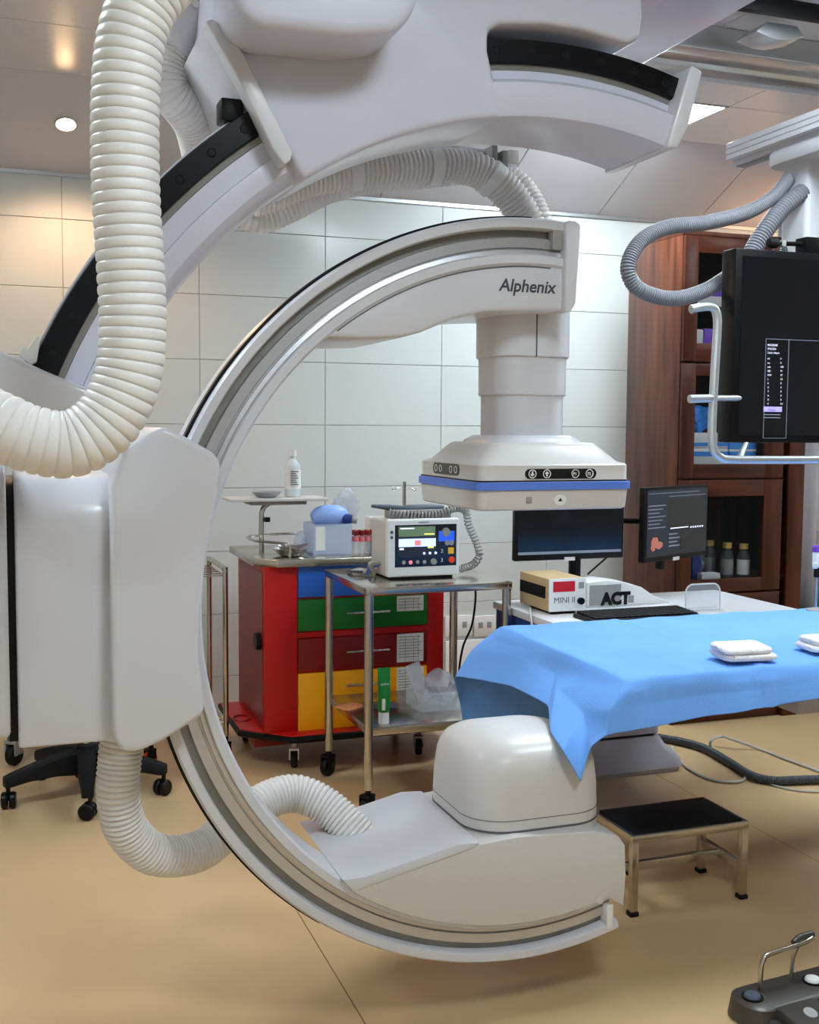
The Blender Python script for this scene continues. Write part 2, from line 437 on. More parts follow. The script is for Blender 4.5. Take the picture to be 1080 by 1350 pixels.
# telescopic column
DX, DY = 1.1915, 2.497
zt = [at(690, y, Y=DY-.1).z for y in (470, 521, 574)]
def colsec(r, z0, z1, name):
    return part(name, loft(bmn(), [(z0, r-.003, r-.003, r*.72), (z0+.003, r, r, r*.72), (z1, r, r, r*.72)], DX, DY, 10), 'white_shell', ca)
c1 = colsec(.103, zt[0], 1.70, 'column_section')
p = at(708, 440, Y=DY-.104)
part('column_seam', B(p.x-.0015, p.x+.0015, DY-.1045, DY-.1, zt[0], at(708, 405, Y=DY-.1).z), 'shell_gap', c1)
colsec(.097, zt[1], zt[0]+.01, 'column_section'); colsec(.091, zt[2]-.02, zt[1]+.01, 'column_section')
# flat detector
hb = .1965
zb, z1, z2, z3, z4 = 1.190, at(632, 648, Y=DY-hb).z, at(632, 636, Y=DY-hb).z, at(632, 612, Y=DY-hb).z, at(690, 584, Y=DY-.15).z
dt = part('detector_housing', loft(bmn(), [(zb, hb-.012, hb-.012, .02), (zb+.004, hb-.006, hb-.006, .022), (z1, hb-.002, hb-.002, .024), (z2, hb-.002, hb-.002, .024), (z2+.004, hb-.004, hb-.004, .024), (z3-.004, hb-.004, hb-.004, .024), (z3, hb-.008, hb-.008, .022),
     (z3+.004, hb-.02, hb-.02, .03), (z4-.008, hb-.052, hb-.052, .03), (z4, hb-.062, hb-.062, .03)], DX, DY, 6), 'warm_shell', ca)
part('bumper_strip', loft(bmn(), [(z1, hb-.004, hb-.004, .024), (z1+.002, hb+.003, hb+.003, .026), (z2-.002, hb+.003, hb+.003, .026), (z2, hb-.004, hb-.004, .024)], DX, DY, 6), 'stripe_blue', dt, 'blue rubber bumper strip')
part('bumper_gap', loft(bmn(), [(z2, hb-.0015, hb-.0015, .024), (z2+.003, hb-.0015, hb-.0015, .024)], DX, DY, 6), 'black', dt)
part('collar', loft(bmn(), [(z4-.004, .125, .125, .06), (z4+.006, .12, .12, .06), (z4+.017, .104, .104, .06)], DX, DY, 8), 'white_shell', dt)
yf = DY-hb+.004; xf = DX-hb+.004
def pill(bm, O, U, V, w, h, n=6, th=.002, off=0):
    N = U.cross(V); ring = []
    r = h/2
    for s, a0 in ((1, -90), (-1, 90)):
        for k in range(n+1):
            a = math.radians(a0+180*k/n); ring.append(O+U*(s*(w/2-r)+r*math.cos(a))+V*(r*math.sin(a)))
    a = [bm.verts.new(q+N*off) for q in ring]; b = [bm.verts.new(q+N*(off+th)) for q in ring]
    m_ = len(ring); bm.faces.new(a[::-1]); bm.faces.new(b)
    for i in range(m_): bm.faces.new((a[i], a[(i+1) % m_], b[(i+1) % m_], b[i]))
    return bm
# front keys
a, b = at(692, 624, Y=yf), at(786, 625, Y=yf)
O = Vector(((a.x+b.x)/2, yf, (a.z+b.z)/2)); wk = b.x-a.x
kp = part('key_panel', pill(bmn(), O, XV, ZV, wk, wk*.125), 'black_gloss', dt, 'glossy black key strip')
for f, s in ((-.40, 'down'), (-.20, 'up'), (.20, 'F1'), (.40, 'F2')):
    C = O+XV*(wk*f)-YV*.002
    bm = tube(bmn(), [C+(XV*math.cos(q)+ZV*math.sin(q))*wk*.05 for q in [k*math.pi/10 for k in range(20)]], .0011, 6, closed=True)
    if s in ('F1', 'F2'):
        tm = text_mesh(s, C-XV*.0062-ZV*.0036-YV*.0004, XV, ZV, .0098, bold=.0003)
        me = bpy.data.meshes.new('x'); tm.to_mesh(me); tm.free(); bm.from_mesh(me); bpy.data.meshes.remove(me)
    else:
        d = 1 if s == 'up' else -1
        poly(bm, [(C.x-.0055, C.z), (C.x+.0055, C.z), (C.x, C.z+d*.0065)], C.y-.0008, C.y+.0004)
        box(bm, C.x-.0018, C.x+.0018, C.y-.0008, C.y+.0004, min(C.z, C.z-d*.006), max(C.z, C.z-d*.006))
    part('key', bm, 'plastic_white', kp)
# side keys (left face)
a, b = at(572, 617, X=xf), at(606, 619, X=xf)
O = Vector((xf, (a.y+b.y)/2, (a.z+b.z)/2)); wk2 = abs(a.y-b.y)
kp2 = part('key_panel', pill(bmn(), O, -YV, ZV, wk2, .027), 'black_gloss', dt, 'glossy black key strip on the side')
for f in (-.38, -.2, .2, .38):
    C = O-YV*(wk2*f)-XV*.002
    part('key', tube(bmn(), [C+(YV*math.cos(q)+ZV*math.sin(q))*.008 for q in [k*math.pi/8 for k in range(16)]], .001, 6, closed=True), 'plastic_white', kp2)
p = at(738, 659, Y=DY-hb+.006); O = Vector((p.x, DY-hb+.007, p.z))
bt = part('release_button', pill(bmn(), O, XV, ZV, .032, .024, th=.004), 'plastic_white', dt)
part('button_mark', poly(bmn(), [(O.x-.005, O.z-.003), (O.x+.005, O.z-.003), (O.x, O.z+.005)], O.y-.0048, O.y-.004), 'black', bt)
p = at(697, 659, Y=DY-hb+.006); part('sensor_window', B(p.x-.007, p.x+.007, DY-hb+.002, DY-hb+.008, p.z-.007, p.z+.007, .001), 'plastic_grey', dt)
# X-ray tube housing at the foot of the arc
pts = [xz(*q, Y0) for q in ((452, 1158), (463, 1168), (545, 1139), (625, 1112), (680, 1101), (780, 1094), (812, 1100), (821, 1112), (822, 1150), (819, 1192))]
a_l = math.degrees(math.atan2(pts[0][1]-CC, pts[0][0]-CX))+360; a_r = math.degrees(math.atan2(pts[-1][1]-CC, pts[-1][0]-CX))+360
body = pts+[arcpt(a_r+(a_l-a_r)*k/24, RO-.094) for k in range(1, 24)]
th_ = part('tube_housing', poly(bmn(), body, Y0-.012, Y0+.37, bev=.012, seg=3), 'warm_shell', ca)
pp = [xz(*q, Y0) for q in ((449, 1157), (462, 1171), (470, 1171), (545, 1143), (620, 1116), (631, 1108), (600, 1110), (545, 1130), (480, 1152))]
part('service_panel', poly(bmn(), pp, Y0-.015, Y0+.372, bev=.003, seg=2), 'white_shell', th_)
for q in ((494, 1170), (791, 1188)):
    c = at(*q, Y=Y0-.012); part('screw_cap', disc_on(bmn(), Vector((c.x, Y0-.0115, c.z)), -YV, .0085, .002, r2=.0075), 'warm_shell', th_)
zd = .445
hd = .178
dm = part('tube_dome', loft(bmn(), [(zd-.03, hd, hd, .1), (zd, hd, hd, .1), (zd+.02, hd, hd, .1), (zd+.08, hd-.002, hd-.002, .1), (zd+.13, hd-.007, hd-.007, .1), (zd+.155, hd-.014, hd-.014, .1), (zd+.172, hd-.026, hd-.026, .095), (zd+.183, hd-.044, hd-.044, .085), (zd+.19, hd-.068, hd-.068, .07), (zd+.194, hd-.105, hd-.105, .045)], DX-.01, DY-.005, 10), 'warm_shell', ca)
part('dome_seam', loft(bmn(), [(zd+.020, hd+.0006, hd+.0006, .1), (zd+.0215, hd+.0006, hd+.0006, .1)], DX-.01, DY-.005, 10), 'shell_gap', dm)
part('dome_gap', loft(bmn(), [(zd-.008, hd+.001, hd+.001, .1), (zd-.003, hd+.001, hd+.001, .1)], DX-.01, DY-.005, 10), 'shell_gap', dm)
part('arc_end_stop', B(*(lambda c: (c.x-.012, c.x+.006, Y0-.004, Y0+.03, c.z-.03, c.z+.03))(at(805, 1208, Y=Y0)), .003), 'plastic_white', ca)
# holder that carries the arc
cv = [xz(*q, 2.20) for q in ((196, 572), (216, 562), (240, 573), (284, 598), (292, 612), (289, 650), (274, 720), (264, 800), (263, 870), (271, 925), (268, 944), (215, 978), (180, 993), (160, 991), (150, 975), (147, 900), (147, 640), (165, 592))]
hc = part('holder_cover', poly(bmn(), cv, 2.2, 2.58, bev=.03, seg=5), 'white_shell', ca, 'large white moulded cover the arc slides through', 60)
zt_, zb_ = at(90, 628, Y=2.26).z, at(90, 981, Y=2.26).z
prof = [(2.60, zb_), (2.255, zb_), (2.25, zb_+.1), (2.247, zt_-.11)]+[(2.247+.10*(1-math.cos(q)), zt_-.10+.10*math.sin(q)) for q in [k*math.pi/16 for k in range(1, 9)]]+[(2.60, zt_)]
x_l = at(21, 800, Y=2.26).x
part('holder_body', poly(bmn(), prof, x_l, .21, 'YZ', bev=.006), 'white_shell', ca)
part('rotation_gasket', poly(bmn(), [(y+.02 if y < 2.5 else y-.02, z-.01 if z > 1.1 else z+.01) for y, z in prof], x_l-.016, x_l+.005, 'YZ'), 'black', ca)
prof2 = [(2.64, .76), (2.235, .78), (2.215, .86), (2.21, 1.2), (2.24, 1.29), (2.3, 1.33), (2.64, 1.34)]
part('stand_head', poly(bmn(), prof2, -.62, x_l-.014, 'YZ', bev=.012), 'white_shell', ca)
part('stand_column', loft(bmn(), [(0, .30, .34, .12), (.06, .30, .34, .12), (.08, .22, .24, .1), (1.30, .2, .22, .1), (1.38, .16, .18, .08)], -.75, 2.42, 8), 'white_shell', ca)
# hoses of the C-arm
def px3(l): return [at(x, y, Y=Y) for x, y, Y in l]
h1 = corrugated(px3(((162, 968, 2.40), (158, 1000, 2.40), (156, 1050, 2.40), (168, 1095, 2.42), (205, 1126, 2.46), (262, 1122, 2.52), (310, 1085, 2.58), (352, 1055, 2.62), (390, 1046, 2.63), (428, 1062, 2.60), (462, 1092, 2.56), (498, 1130, 2.52))), .0465, .0112, .006, sub=6, flat=.7)
part('lower_hose', h1, 'hose_white', ca, 'white ribbed hose looping from the holder to the tube')
h2 = part('upper_hose', corrugated(px3(((330, 262, 2.52), (365, 252, 2.52), (410, 235, 2.52), (460, 226, 2.52), (520, 220, 2.52), (580, 218, 2.52), (630, 225, 2.52), (665, 250, 2.52), (692, 288, 2.52), (706, 330, 2.52))), .042, .0118, .006, sub=6, flat=.7), 'hose_white', ca, 'white ribbed hose above the arc')
for x, y, dx, dy in ((466, 226, 1, -.1), (571, 219, 1, 0), (648, 236, .75, .66)):
    c = at(x, y, Y=2.52); d = (at(x+dx*10, y+dy*10, Y=2.52)-c).normalized()
    part('strap', T([c-d*.013, c+d*.013], .0445, 24), 'plastic_white', h2)
part('upper_hose', corrugated(px3(((300, 262, 2.64), (322, 284, 2.64), (350, 289, 2.64), (390, 272, 2.64), (430, 252, 2.66), (480, 240, 2.68), (560, 232, 2.7), (630, 226, 2.7), (668, 232, 2.7), (695, 256, 2.68), (712, 292, 2.66), (720, 330, 2.66))), .032, .012, .004, flat=.7), 'hose_white', ca, 'thinner white ribbed hose behind')
bm = T(px3(((440, 182, 2.56), (560, 193, 2.56), (640, 203, 2.56), (664, 207, 2.56))), .011, 12)
hr = part('hose_rail', bm, 'plastic_white', ca)
for x, y in ((573, 196), (648, 205), (662, 212)):
    c = at(x, y, Y=2.535); part('hose_clamp', B(c.x-.008, c.x+.008, 2.515, 2.58, c.z-.03, c.z+.02, .002), 'plastic_grey', hr)
c = at(675, 209, Y=2.56); part('rail_end', B(c.x-.016, c.x+.012, 2.545, 2.575, c.z-.017, c.z+.017, .003), 'plastic_white', hr)

# ---------------------------------------------------------------- ceiling-hung lateral arm
LX, LZ, LR, YL = 1.0395, 1.059, 1.0757, 2.05
la = thing('lateral_arm', 'white ceiling-hung lateral arc with black bolted rail and large white carriage', 'C-arm', (.9, 2.2, 2.6))
B0, B1 = 74.5, 158
def lp(a, r): return (LX+r*math.cos(math.radians(a)), LZ+r*math.sin(math.radians(a)))
part('arc', ringsweep(bmn(), LX, LZ, [(LR+.004, YL+.012), (LR+.004, YL+.2), (LR-.13, YL+.2), (LR-.146, YL+.17), (LR-.15, YL+.06), (LR-.142, YL+.018), (LR-.125, YL-.002), (LR-.105, YL-.006), (LR-.092, YL-.004), (LR-.09, YL+.002), (LR-.058, YL+.002), (LR-.056, YL+.012)], B0, B1, 90), 'cool_shell', la)
bk = part('black_rail', ringsweep(bmn(), LX, LZ, [(LR, YL-.004), (LR-.002, YL-.008), (LR-.043, YL-.008), (LR-.046, YL-.004), (LR-.046, YL+.014), (LR, YL+.014)], B0+.3, B1, 90), 'anodised', la, 'black anodised rail with bolts')
part('guide_strip', ringsweep(bmn(), LX, LZ, [(LR-.046, YL+.002), (LR-.057, YL+.004), (LR-.057, YL+.014), (LR-.046, YL+.014)], B0+.3, B1, 90), 'dark_strip', la)
me0 = None
for k in range(20):
    a = 76.3+4.15*k
    if 99 < a < 123: continue
    q = lp(a, LR-.023); C = Vector((q[0], YL-.008, q[1]))
    bm = tube(bmn(), [C+(XV*math.cos(t)+ZV*math.sin(t))*.0075 for t in [j*math.pi/8 for j in range(16)]], .0016, 6, closed=True)
    disc_on(bm, C, -YV, .004, .001, 8)
    part('bolt', bm, 'rubber', bk)
# end plate at the right end of the arc
pts = [lp(B0+.2, LR+.018), lp(B0-1.3, LR+.016), lp(B0-1.5, LR-.10), lp(B0-.9, LR-.15), lp(B0+.6, LR-.158), lp(B0+.4, LR-.05)]
part('end_plate', poly(bmn(), pts, YL-.042, YL+.215, bev=.005), 'white_shell', la)
# box at the lower left end
pts = [xz(*q, 1.98) for q in ((-70, 430), (0, 462), (60, 489), (118, 513), (131, 522), (126, 538), (108, 556), (60, 572), (-70, 600))]
eb2 = part('end_box', poly(bmn(), pts, 1.975, 2.19, bev=.012, seg=4), 'white_shell', la)
pts = [xz(*q, 2.03) for q in ((24, 470), (30, 458), (36, 462), (42, 452), (47, 444), (53, 446), (48, 478), (40, 482))]
part('stop_bracket', poly(bmn(), pts, 2.0, 2.2, bev=.002), 'plastic_white', la)
part('latch_plate', B(*(lambda c: (c.x-.045, c.x+.02, 2.0, 2.02, c.z-.006, c.z+.006))(at(92, 560, Y=2.0)), .002), 'plastic_grey', eb2)
# carriage: sector that grips the arc, upper block, front pod, ceiling plate
YC = 2.02
lowr = [lp(a, LR-.154) for a in [97.5+26.5*k/14 for k in range(15)]]
rear = [(1.19, 2.143), (1.215, 2.155), (1.222, 2.20), (1.2, 2.52), (lp(123, 1.42)[0]+.14, 2.52), lp(123.4, LR+.155)]
notch = [lp(98, LR-.1), lp(98.5, LR-.03), lp(98.2, LR+.008), lp(97, LR+.02), lp(92, LR+.024), lp(88, LR+.024)]
sec = lowr[::-1]+notch+rear+[lp(124.1, LR+.05)]
carr = part('carriage', poly(bmn(), sec, YC, YL+.22, bev=.012, seg=4), 'cool_shell', la)
sec = [lp(a, LR+.008) for a in [123.5-24.5*k/10 for k in range(11)]]+[lp(96, LR+.024), lp(92, LR+.024), lp(88, LR+.024)]+rear
part('carriage_rear', poly(bmn(), sec, YL+.21, YC+.40, bev=.008, seg=3), 'cool_shell', la)
part('arm_shell', ringsweep(bmn(), LX, LZ, [(LR-.078, YL+.01), (LR-.080, YC+.01), (LR-.088, YC+.001), (LR-.10, YC+.0005), (LR-.144, YC+.0005), (LR-.151, YC+.004), (LR-.154, YC+.012), (LR-.154, YL+.2), (LR-.078, YL+.2)], B0, 99, 40), 'cool_shell', la)
F_ = YC-.016
pts = [xz(*q, F_) for q in ((271, 27), (280, 24), (300, 38), (322, 72), (386, 200), (383, 212), (375, 217), (360, 196), (318, 110))]
ck = part('cheek_plate', poly(bmn(), pts, F_, YC+.03, bev=.004), 'white_shell', la)
pts = [xz(*q, F_) for q in ((271, 27), (280, 24), (300, 38), (322, 72), (352, 132), (342, 152), (318, 110))]
part('cheek_panel', poly(bmn(), pts, YC+.025, YC+.42, bev=.004), 'white_shell', ck)
q = lp(125.6, LR+.012); part('wiper_block', B(q[0]-.028, q[0]+.012, YL, YL+.05, q[1]-.02, q[1]+.02, .003), 'black', ck)
pod = [xz(*q, 1.86) for q in ((300, -90), (304, -16), (320, 18), (350, 32), (470, 44), (524, 40), (548, 20), (556, -6), (556, -90))]
part('front_pod', poly(bmn(), pod, 1.87, 2.03, bev=.03, seg=6), 'cool_shell', la)
part('ceiling_plate', B(.62, 1.884, 1.7, 3.5, 2.5, 2.57, .006), 'cool_shell', la, 'broad flat ceiling carriage plate')
for y in (1.9, 3.3): part('runner', B(.7, 1.7, y-.06, y+.06, 2.57, CZ-.0005), 'aluminium', la)
# elbow and hose behind the carriage
pth = px3(((300, -20, 2.3), (272, 10, 2.3), (246, 34, 2.3), (222, 68, 2.3)))
el = part('hose_elbow', T(smooth(pth, 6), .058, 22), 'white_shell', la)
for q in ((258, 6), (278, 8)):
    c = at(*q, Y=2.24); part('screw', disc_on(bmn(), c, -YV, .007, .004, 12), 'chrome', el)
part('carriage_hose', corrugated(px3(((238, 52, 2.3), (222, 85, 2.3), (222, 118, 2.3), (240, 140, 2.32), (256, 165, 2.36), (266, 205, 2.42), (272, 240, 2.46))), .042, .0105, .004, flat=.7), 'hose_white', la, 'white ribbed hose beside the cheek plate')

hz = corrugated(px3(((252, -60, 1.76), (212, -25, 1.75), (185, 15, 1.75), (170, 70, 1.75), (165, 150, 1.75), (166, 250, 1.75), (172, 350, 1.75), (175, 430, 1.75), (168, 500, 1.75), (140, 556, 1.75), (95, 585, 1.75), (45, 580, 1.75), (0, 562, 1.76), (-60, 535, 1.79), (-120, 515, 1.83))), .0505, .0165, .0036, seg=36, sub=8, flat=.38)
solo('corrugated_hose', hz, 'hose_white', 'thick white ribbed hose hanging in front at the left, bending out of frame', 'hose', ang=60)
# ---------------------------------------------------------------- ceiling rails and monitor boom
rt = thing('ceiling_rail', 'aluminium ceiling rail running along the ceiling behind the white carriage plate', 'rail', (3.0, 3.47, 2.62))
part('rail_body', poly(bmn(), [(3.34, 2.66), (3.40, 2.655), (3.41, 2.67), (3.50, 2.67), (3.51, 2.655), (3.60, 2.66), (3.60, CZ-.0005), (3.34, CZ-.0005)], 1.3, XR-.05, 'YZ', bev=.002, seg=1), 'aluminium', rt)
part('rail_lip', B(1.3, XR-.05, 3.60, 3.612, 2.645, 2.70, .002), 'white_shell', rt)
c = at(1015, 50, Z=2.66)
part('end_bracket', poly(bmn(), [(c.x-.09, 2.655), (c.x-.05, 2.69), (c.x+.07, 2.69), (c.x+.1, 2.66), (c.x+.02, 2.64), (c.x-.02, 2.64)], c.y-.05, c.y+.06, bev=.003), 'aluminium', rt)
part('second_rail', B(1.3, XR-.05, c.y-.12, c.y-.09, 2.69, CZ-.0005, .002), 'black', rt)
bx0 = at(957, 212, Z=2.35)
bo = thing('monitor_boom', 'white ceiling boom with sliding rail and column holding the large screen', 'boom', (bx0.x+.2, 3.2, 2.3))
rx, ry = bx0.x, bx0.y
rb = part('slide_rail', poly(bmn(), [(rx, 2.352), (rx, 2.366), (rx+.004, 2.369), (rx, 2.372), (rx, 2.386), (rx+.004, 2.389), (rx, 2.392), (rx, 2.408), (rx+.01, 2.414), (rx+.14, 2.414), (rx+.14, 2.352), (rx+.1, 2.352), (rx+.1, 2.334), (rx+.03, 2.334), (rx+.03, 2.352)], .6, ry, bev=.0, seg=1), 'white_shell', bo)
part('rail_groove', B(rx+.045, rx+.085, .6, ry-.002, 2.331, 2.336), 'plastic_grey', rb)
for y in (1.2, 2.7): part('hanger', B(rx+.03, rx+.11, y-.05, y+.05, 2.41, CZ-.0005, .004), 'aluminium', bo)
cl = at(1056, 280, Y=3.2)
e = at(1010, 211, Z=2.31)
part('slider', loft(bmn(), [(2.285, .11, .5, .08), (2.295, .115, .505, .08), (2.325, .115, .505, .08), (2.333, .11, .5, .08)], e.x+.115, e.y-.47, 8), 'white_shell', bo)
part('column', loft(bmn(), [(1.55, .07, .07, .02), (2.3, .07, .07, .02)], cl.x+.07, 3.24, 5), 'white_shell', bo)
c = at(1044, 236, Y=3.3); pl = part('cable_bracket', B(c.x-.035, c.x+.04, 3.29, 3.30, c.z-.025, c.z+.03, .002), 'white_shell', bo)
c = at(1049, 233, Y=3.288); part('hole', disc_on(bmn(), c, -YV, .005, .002, 10), 'black', pl)
part('screen_mount', B(cl.x-.02, cl.x+.16, 3.07, 3.2, 1.6, 1.75, .006), 'plastic_grey', bo)
part('grey_hose', corrugated(px3(((1040, 236, 3.25), (1022, 258, 3.22), (985, 280, 3.18), (930, 294, 3.14), (880, 300, 3.12), (845, 318, 3.10), (828, 352, 3.08), (842, 381, 3.08), (885, 394, 3.09), (925, 385, 3.12), (955, 368, 3.14), (985, 345, 3.16), (1010, 350, 3.18))), .0245, .0085, .0042, seg=18, sub=6, flat=.6), 'hose_grey', bo, 'grey ribbed hose looping out to the left')
part('grey_hose', corrugated(px3(((1060, 252, 3.2), (1035, 272, 3.2), (1012, 300, 3.19), (992, 332, 3.18), (985, 360, 3.16))), .031, .0115, .0055, seg=18, sub=6, flat=.6), 'hose_grey', bo, 'thick silver ribbed hose dropping behind the screen')
part('grey_hose', corrugated(px3(((1062, 275, 3.3), (1045, 300, 3.3), (1035, 335, 3.28))), .022, .0085, .003, seg=14), 'hose_dark', bo, 'dark ribbed hose')
# large screen
x0, z1_, z0_ = 2.163, 1.943, 1.335; x1 = 3.23; ym = 3.0
sc = thing('display_screen', 'large black display screen hanging from the boom in a silver handle frame', 'screen', ((x0+x1)/2, ym+.04, z0_))
part('casing', B(x0, x1, ym, ym+.075, z0_, z1_, .006), 'black', sc)
gl = part('glass_panel', B(x0+.024, x1-.024, ym-.002, ym+.004, z0_+.024, z1_-.024), 'screen', sc)
def onm(px_, py_): p = at(px_, py_, Y=ym-.0025); return p.x, p.z
def rect(par, name, m, x_0, y_0, x_1, y_1, d=.0006):
    a = onm(x_0, y_0); b = onm(x_1, y_1); part(name, B(min(a[0], b[0]), max(a[0], b[0]), ym-.002-d, ym-.0019, min(a[1], b[1]), max(a[1], b[1])), m, par)
a, b = onm(1010, 447), onm(1032, 578)
bm = bmn()
for q in ((a[0], a[0]+.0015, b[1], a[1]), (b[0]+.012, b[0]+.0135, b[1], a[1]), (a[0], x1-.06, a[1], a[1]+.0015), (a[0], b[0]+.012, b[1], b[1]+.0015)): box(bm, q[0], q[1], ym-.003, ym-.0018, q[2], q[3])
part('window_lines', bm, 'lit_grey', gl)
for k, (s, y, sz) in enumerate((('PROCEDURE', 456, .009), ('37161/1014', 461, .009), ('Cardiac: Adaptive', 466, .0085))):
    p = onm(1011, y); part('readout_text', text_mesh(s, Vector((p[0]+.003, ym-.0022, p[1])), XV, ZV, sz, squash=.75), 'lit_white', gl)
for k, (l, r) in enumerate((('kV', '0'), ('ms', '0'), ('mA', '100'), ('SID', '91'), ('FOV', '57'), ('L', '50'), ('R', '0'), ('C', '0'), ('T', '0'), ('A', '0'), ('D', '0'), ('F', '0.1'))):
    y = 474+k*5.4
    p = onm(1012, y); q = onm(1029, y)
    tm = text_mesh(l, Vector((p[0], ym-.0022, p[1])), XV, ZV, .008); t2 = text_mesh(r, Vector((q[0], ym-.0022, q[1])), XV, ZV, .008)
    me = bpy.data.meshes.new('x'); t2.to_mesh(me); t2.free(); tm.from_mesh(me); bpy.data.meshes.remove(me)
    part('readout_text', tm, 'lit_white', gl)
rect(gl, 'pause_bar', 'lit_purple', 1007, 536, 1031, 543)
p = onm(1013, 542); part('readout_text', text_mesh('Pause', Vector((p[0], ym-.0032, p[1])), XV, ZV, .011), 'black', gl)
for y in (546, 550):
    rect(gl, 'readout_row', 'lit_grey', 1008, y, 1029, y+1.3)
fr = px3(((911, 408, 2.965), (926, 405, 2.965), (938, 405, 2.965), (944, 411, 2.965), (946, 430, 2.965), (942, 500, 2.965), (939, 570, 2.965), (941, 592, 2.965), (950, 603, 2.965), (970, 606, 2.965), (1080, 606, 2.965), (1180, 603, 2.965)))
hf = part('handle_frame', T(smooth(fr, 8), .0135, 14), 'aluminium', sc, 'silver tubular handle frame')
part('handle_stub', T(px3(((909, 526, 2.965), (942, 525, 2.965))), .0125, 12), 'aluminium', hf)
part('handle_stay', T([at(941, 525, Y=2.965), at(985, 525, Y=3.02)], .01, 10), 'aluminium', hf)
part('handle_stay', T([at(975, 606, Y=2.965), at(985, 580, Y=3.02)], .01, 10), 'aluminium', hf)
mc = thing('microphone', 'small black microphone on a bracket on top of the large screen', 'microphone', (at(1060, 328, Y=3.03).x, 3.03, z1_))
a = at(1012, 320, Y=3.03); b = at(1062, 322, Y=3.03)
part('head', T([a, a+XV*.004, a+XV*.018, a+XV*.034, a+XV*.045], .016, 14, rf=lambda i: (.008, .0145, .017, .016, .008)[i]), 'rubber', mc)
part('handle', T([a+XV*.04, b], .0075, 10), 'black', mc)
part('joint', B(a.x+.05, a.x+.066, 3.02, 3.04, a.z-.011, a.z+.011, .002), 'plastic_grey', mc)
part('bracket', B(b.x-.016, b.x+.05, 3.005, 3.06, z1_, b.z+.02, .003), 'black', mc)

# ---------------------------------------------------------------- wooden cabinet with glass doors
KX0, KX1, KF, KB, KH = 2.90, 3.595, 4.42, 4.88, 2.25
kz = lambda y: at(900, y, Y=KF).z
cb = thing('wooden_cabinet', 'tall dark brown wooden cabinet with glass doors beside the tiled wall', 'cabinet', ((KX0+KX1)/2, (KF+KB)/2, 0))
part('side_panel', B(KX0, KX0+.022, KF, KB, .0, KH, .002), 'wood', cb)
part('side_panel', B(KX1-.022, KX1, KF, KB, 0, KH, .002), 'wood_dark', cb)
part('back_panel', B(KX0+.022, KX1-.022, KB-.015, KB, 0, KH), 'wood_dark', cb)
part('top_panel', B(KX0, KX1, KF-.004, KB, KH, KH+.022, .002), 'wood', cb)
part('plinth', B(KX0+.022, KX1-.022, KF+.004, KF+.03, 0, .075, .002), 'wood_dark_cross', cb)
zs = [kz(309), kz(478), kz(632), kz(784), .44, .08]
DR = 3.47
for z in (1.935, zs[1], 1.225-.02, zs[2], kz(766)-.012, zs[3]-.01, .09):
    part('shelf', B(KX0+.022, KX1-.022, KF+.03, KB-.015, z-.012, z+.006), 'wood_dark_cross', cb)
wins = [(kz(332), kz(452)), (kz(495), kz(612)), (kz(655), kz(765))]
wl, wr = at(915, 480, Y=KF).x, at(1003, 700, Y=KF).x
for k in range(3):
    zt2, zb2 = zs[k]-.004, zs[k+1]+.006; a, b = wins[k]
    d = part('door', B(KX0+.004, wl, KF-.02, KF, zb2, zt2, .002), 'wood_dark', cb, 'dark wooden frame door with a glass pane')
    part('stile', B(wr, DR, KF-.02, KF, zb2, zt2, .002), 'wood_dark', d)
    part('rail', B(wl, wr, KF-.0195, KF, a, zt2, .002), 'wood_dark_cross', d)
    part('rail', B(wl, wr, KF-.0195, KF, zb2, b, .002), 'wood_dark_cross', d)
    part('pane', B(wl-.004, wr+.004, KF-.011, KF-.008, b-.004, a+.004), 'glass', d)
part('drawer', B(KX0+.004, DR, KF-.02, KF, .45, zs[3]-.004, .002), 'wood_dark_cross', cb)
part('drawer', B(KX0+.004, DR, KF-.02, KF, .1, .442, .002), 'wood_dark_cross', cb)
part('post', B(DR+.035, KX1, KF-.02, KF, 0, KH, .003), 'wood_dark', cb)
# what stands in the cabinet
def carton(x_0, x_1, y_, d_, z_, h_, m, m2, label, grp=None, nm='carton', s0=.3, s1=.62):
    t = thing(nm, label, 'box', ((x_0+x_1)/2, y_+d_/2, z_), grp)
    part('body', B(x_0, x_1, y_, y_+d_, z_, z_+h_, .002), m, t)
    part('printed_band', B(x_0-.0006, x_1+.0006, y_-.0008, y_+d_*.9, z_+h_*s0, z_+h_*s1), m2, t)
    return t
zu, zl_ = zs[1]+.008, 1.215
carton(3.0, 3.055, 4.47, .2, zu, .15, 'plastic_white', 'paper', 'white carton standing upright next to a purple one on the cabinet shelf', 'purple and white cartons', s0=.1, s1=.2)
carton(3.06, 3.12, 4.47, .2, zu, .155, 'purple', 'purple', 'plain purple carton standing beside the white upright one', 'purple and white cartons')
carton(3.0, 3.2, 4.47, .2, 1.943, .085, 'paper', 'purple', 'white carton with purple band on the top shelf of the cabinet', 'purple and white cartons', s0=.55, s1=.999)
carton(3.22, 3.34, 4.47, .2, 1.943, .07, 'purple', 'paper', 'purple carton at the right end of the top cabinet shelf', 'purple and white cartons')
zm = 1.213
carton(2.99, 3.2, 4.46, .22, zm, .075, 'plastic_white', 'box_blue', 'lower white and blue glove carton in the cabinet stack', 'white and blue cartons', s0=.5, s1=.8)
carton(2.99, 3.2, 4.46, .22, zm+.077, .07, 'plastic_white', 'box_blue', 'white and blue glove carton lying on top of another', 'white and blue cartons', s0=.1, s1=.35)
carton(3.21, 3.36, 4.46, .22, zm, .1, 'box_blue', 'plastic_white', 'bright blue carton right of the glove cartons', 'white and blue cartons', s0=.6, s1=.7)
